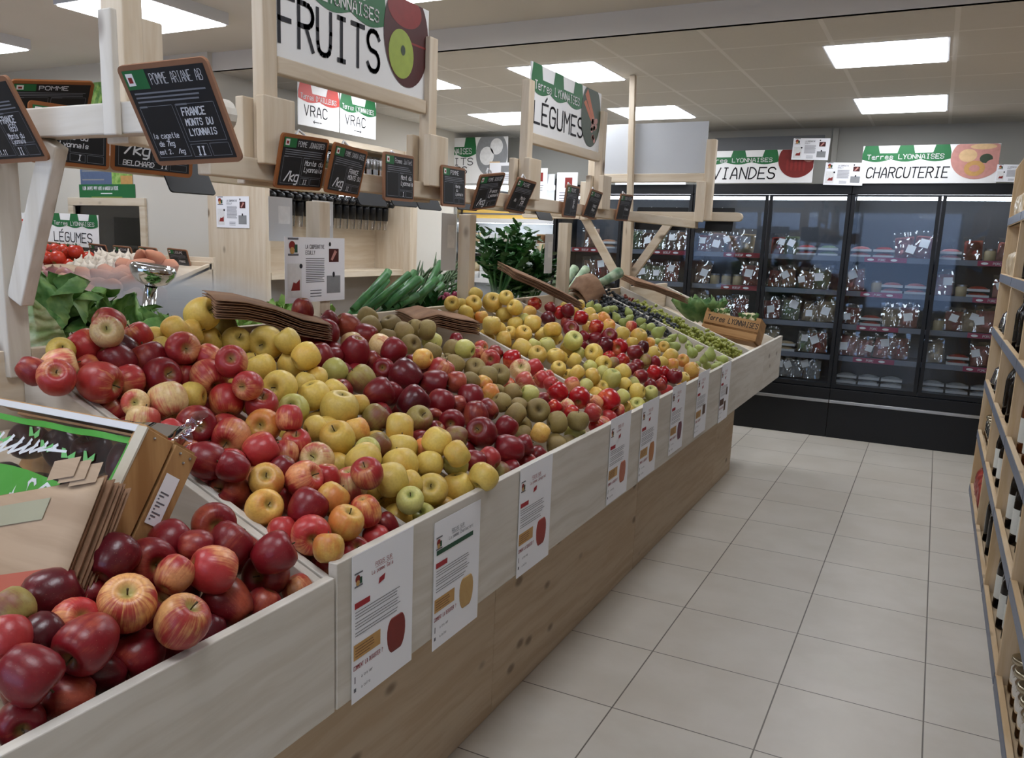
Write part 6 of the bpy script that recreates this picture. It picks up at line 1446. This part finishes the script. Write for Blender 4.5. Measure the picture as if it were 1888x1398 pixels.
def cell(b, l, kind):
    y1, y0 = UY[b], UY[b + 1]; z = UZ[l] - .0125
    if kind in ('white', 'plain', 'amber', 'orange'):
        n = 8; g_ = 1 if kind == 'amber' else 0; la = {'white': 0, 'amber': 0, 'orange': 1, 'plain': None}[kind]
        for i in range(3 if b < 3 else 0, n): bottle(XS + .062 + .012 * (i % 2), y0 + .065 + i * (y1 - y0 - .13) / (n - 1), z, g_, la, '%s bottle on the %s rack shelf, %s bay, %s from near end' % ({'white': 'white labelled', 'amber': 'amber', 'orange': 'orange labelled', 'plain': 'dark'}[kind], LV[l], BAY[b], ORD[i + 1]), .037)
    elif kind == 'jars':
        for rw in range(2):
            for i in range(9):
                o = link('jar', CLJ); o.matrix_basis = Matrix.Translation((XS + .075 + rw * .1, y0 + .06 + i * (y1 - y0 - .12) / 8, z)) @ Matrix.Scale(.044, 4); link('filling', JCON, o); link('lid', JLD, o)
                tag(o, 'metal lidded preserve jar, %s rack shelf, %s bay, %s row back, %s from near end' % (LV[l].split()[0], BAY[b].split()[-1], ORD[rw + 1], ORD[i + 1]), 'jar', 'preserve jars in the rack')
    elif kind == 'domes':
        for i in range(3):
            o = link('plate', PLATE); o.matrix_basis = Matrix.Translation((XS + .12, y0 + .16 + i * .3, z)) @ Matrix.Scale(.08, 4); link('dome', DOME, o); tag(o, 'clear domed plate, %s rack shelf, farthest bay, %s from near end' % (LV[l], ORD[i + 1]), 'dome', 'domed plates in the rack')
    elif kind == 'bags':
        for i in range(2, 5):
            o = link('snack_bag', PK['red' if l == 0 else 'pale'][i % 3]); o.matrix_basis = Matrix.Translation((XS + .045, y0 + .1 + i * .17, z)) @ Matrix.Rotation(1.57, 4, 'Z') @ Matrix.Scale(1.0, 4); tag(o, '%s bag on the %s rack shelf, %s bay, %s from near end' % ('red' if l == 0 else 'beige', LV[l], BAY[b], ORD[i + 1]), 'bag', 'bags in the rack'); link('wrapper', BG[0], o)
LAY = {0: ['bags', 'jars', 'domes', 'domes', 'bags', 'bags'], 1: ['plain', 'white', 'plain', 'plain', 'plain', 'plain'], 2: ['white', 'white', 'amber', 'amber', 'plain', 'plain'], 3: ['jars', 'jars', 'white', 'white', 'plain', 'plain'], 4: ['jars', 'jars', 'white', 'amber', 'plain', 'plain']}
for b in range(4):
    for l in range(6):
        if b >= 2 and l >= 4: continue
        if b == 3 and l >= 2: continue
        cell(b, l, LAY[b][l])
# ================================================================ MIST over the vegetables
def mist(name, c, s_, dens, label):
    o = MB().ball((0, 0, 0), 1, 16, 10).build(name, None, None, True, mat=Matrix.Translation(c) @ Matrix.Diagonal((*s_, 1))); o.data.materials.clear()
    t = NT('water_mist_' + str(c)); t.t.nodes.remove(t.b); vs = t.n('VolumeScatter'); vs.inputs['Color'].default_value = (1, 1, 1, 1); vs.inputs['Anisotropy'].default_value = .2
    o_ = t.obj(); ln = t.n('VectorMath', operation='LENGTH'); t.l(o_, ln.inputs[0]); fall = t.ramp(t.math('SUBTRACT', 1, ln.outputs['Value']), 0, .7)
    t.l(t.math('MULTIPLY', t.math('MULTIPLY', fall, t.ramp(t.noise(o_, 2.2, 3), .3, .7)), dens), vs.inputs['Density']); t.l(vs.outputs[0], t.t.nodes['Material Output'].inputs['Volume'])
    o.data.materials.append(t.m); tag(o, label, 'mist', None, 'stuff')
mist('mist', (-2.75, 2.35, 1.17), (.6, .6, .22), 8.0, 'drifting white water mist behind the near lettuces')
mist('mist', (-1.98, 3.55, 1.2), (.2, .25, .11), 14.0, 'drifting white water mist left of the celery')
for i, n in enumerate(()): pass
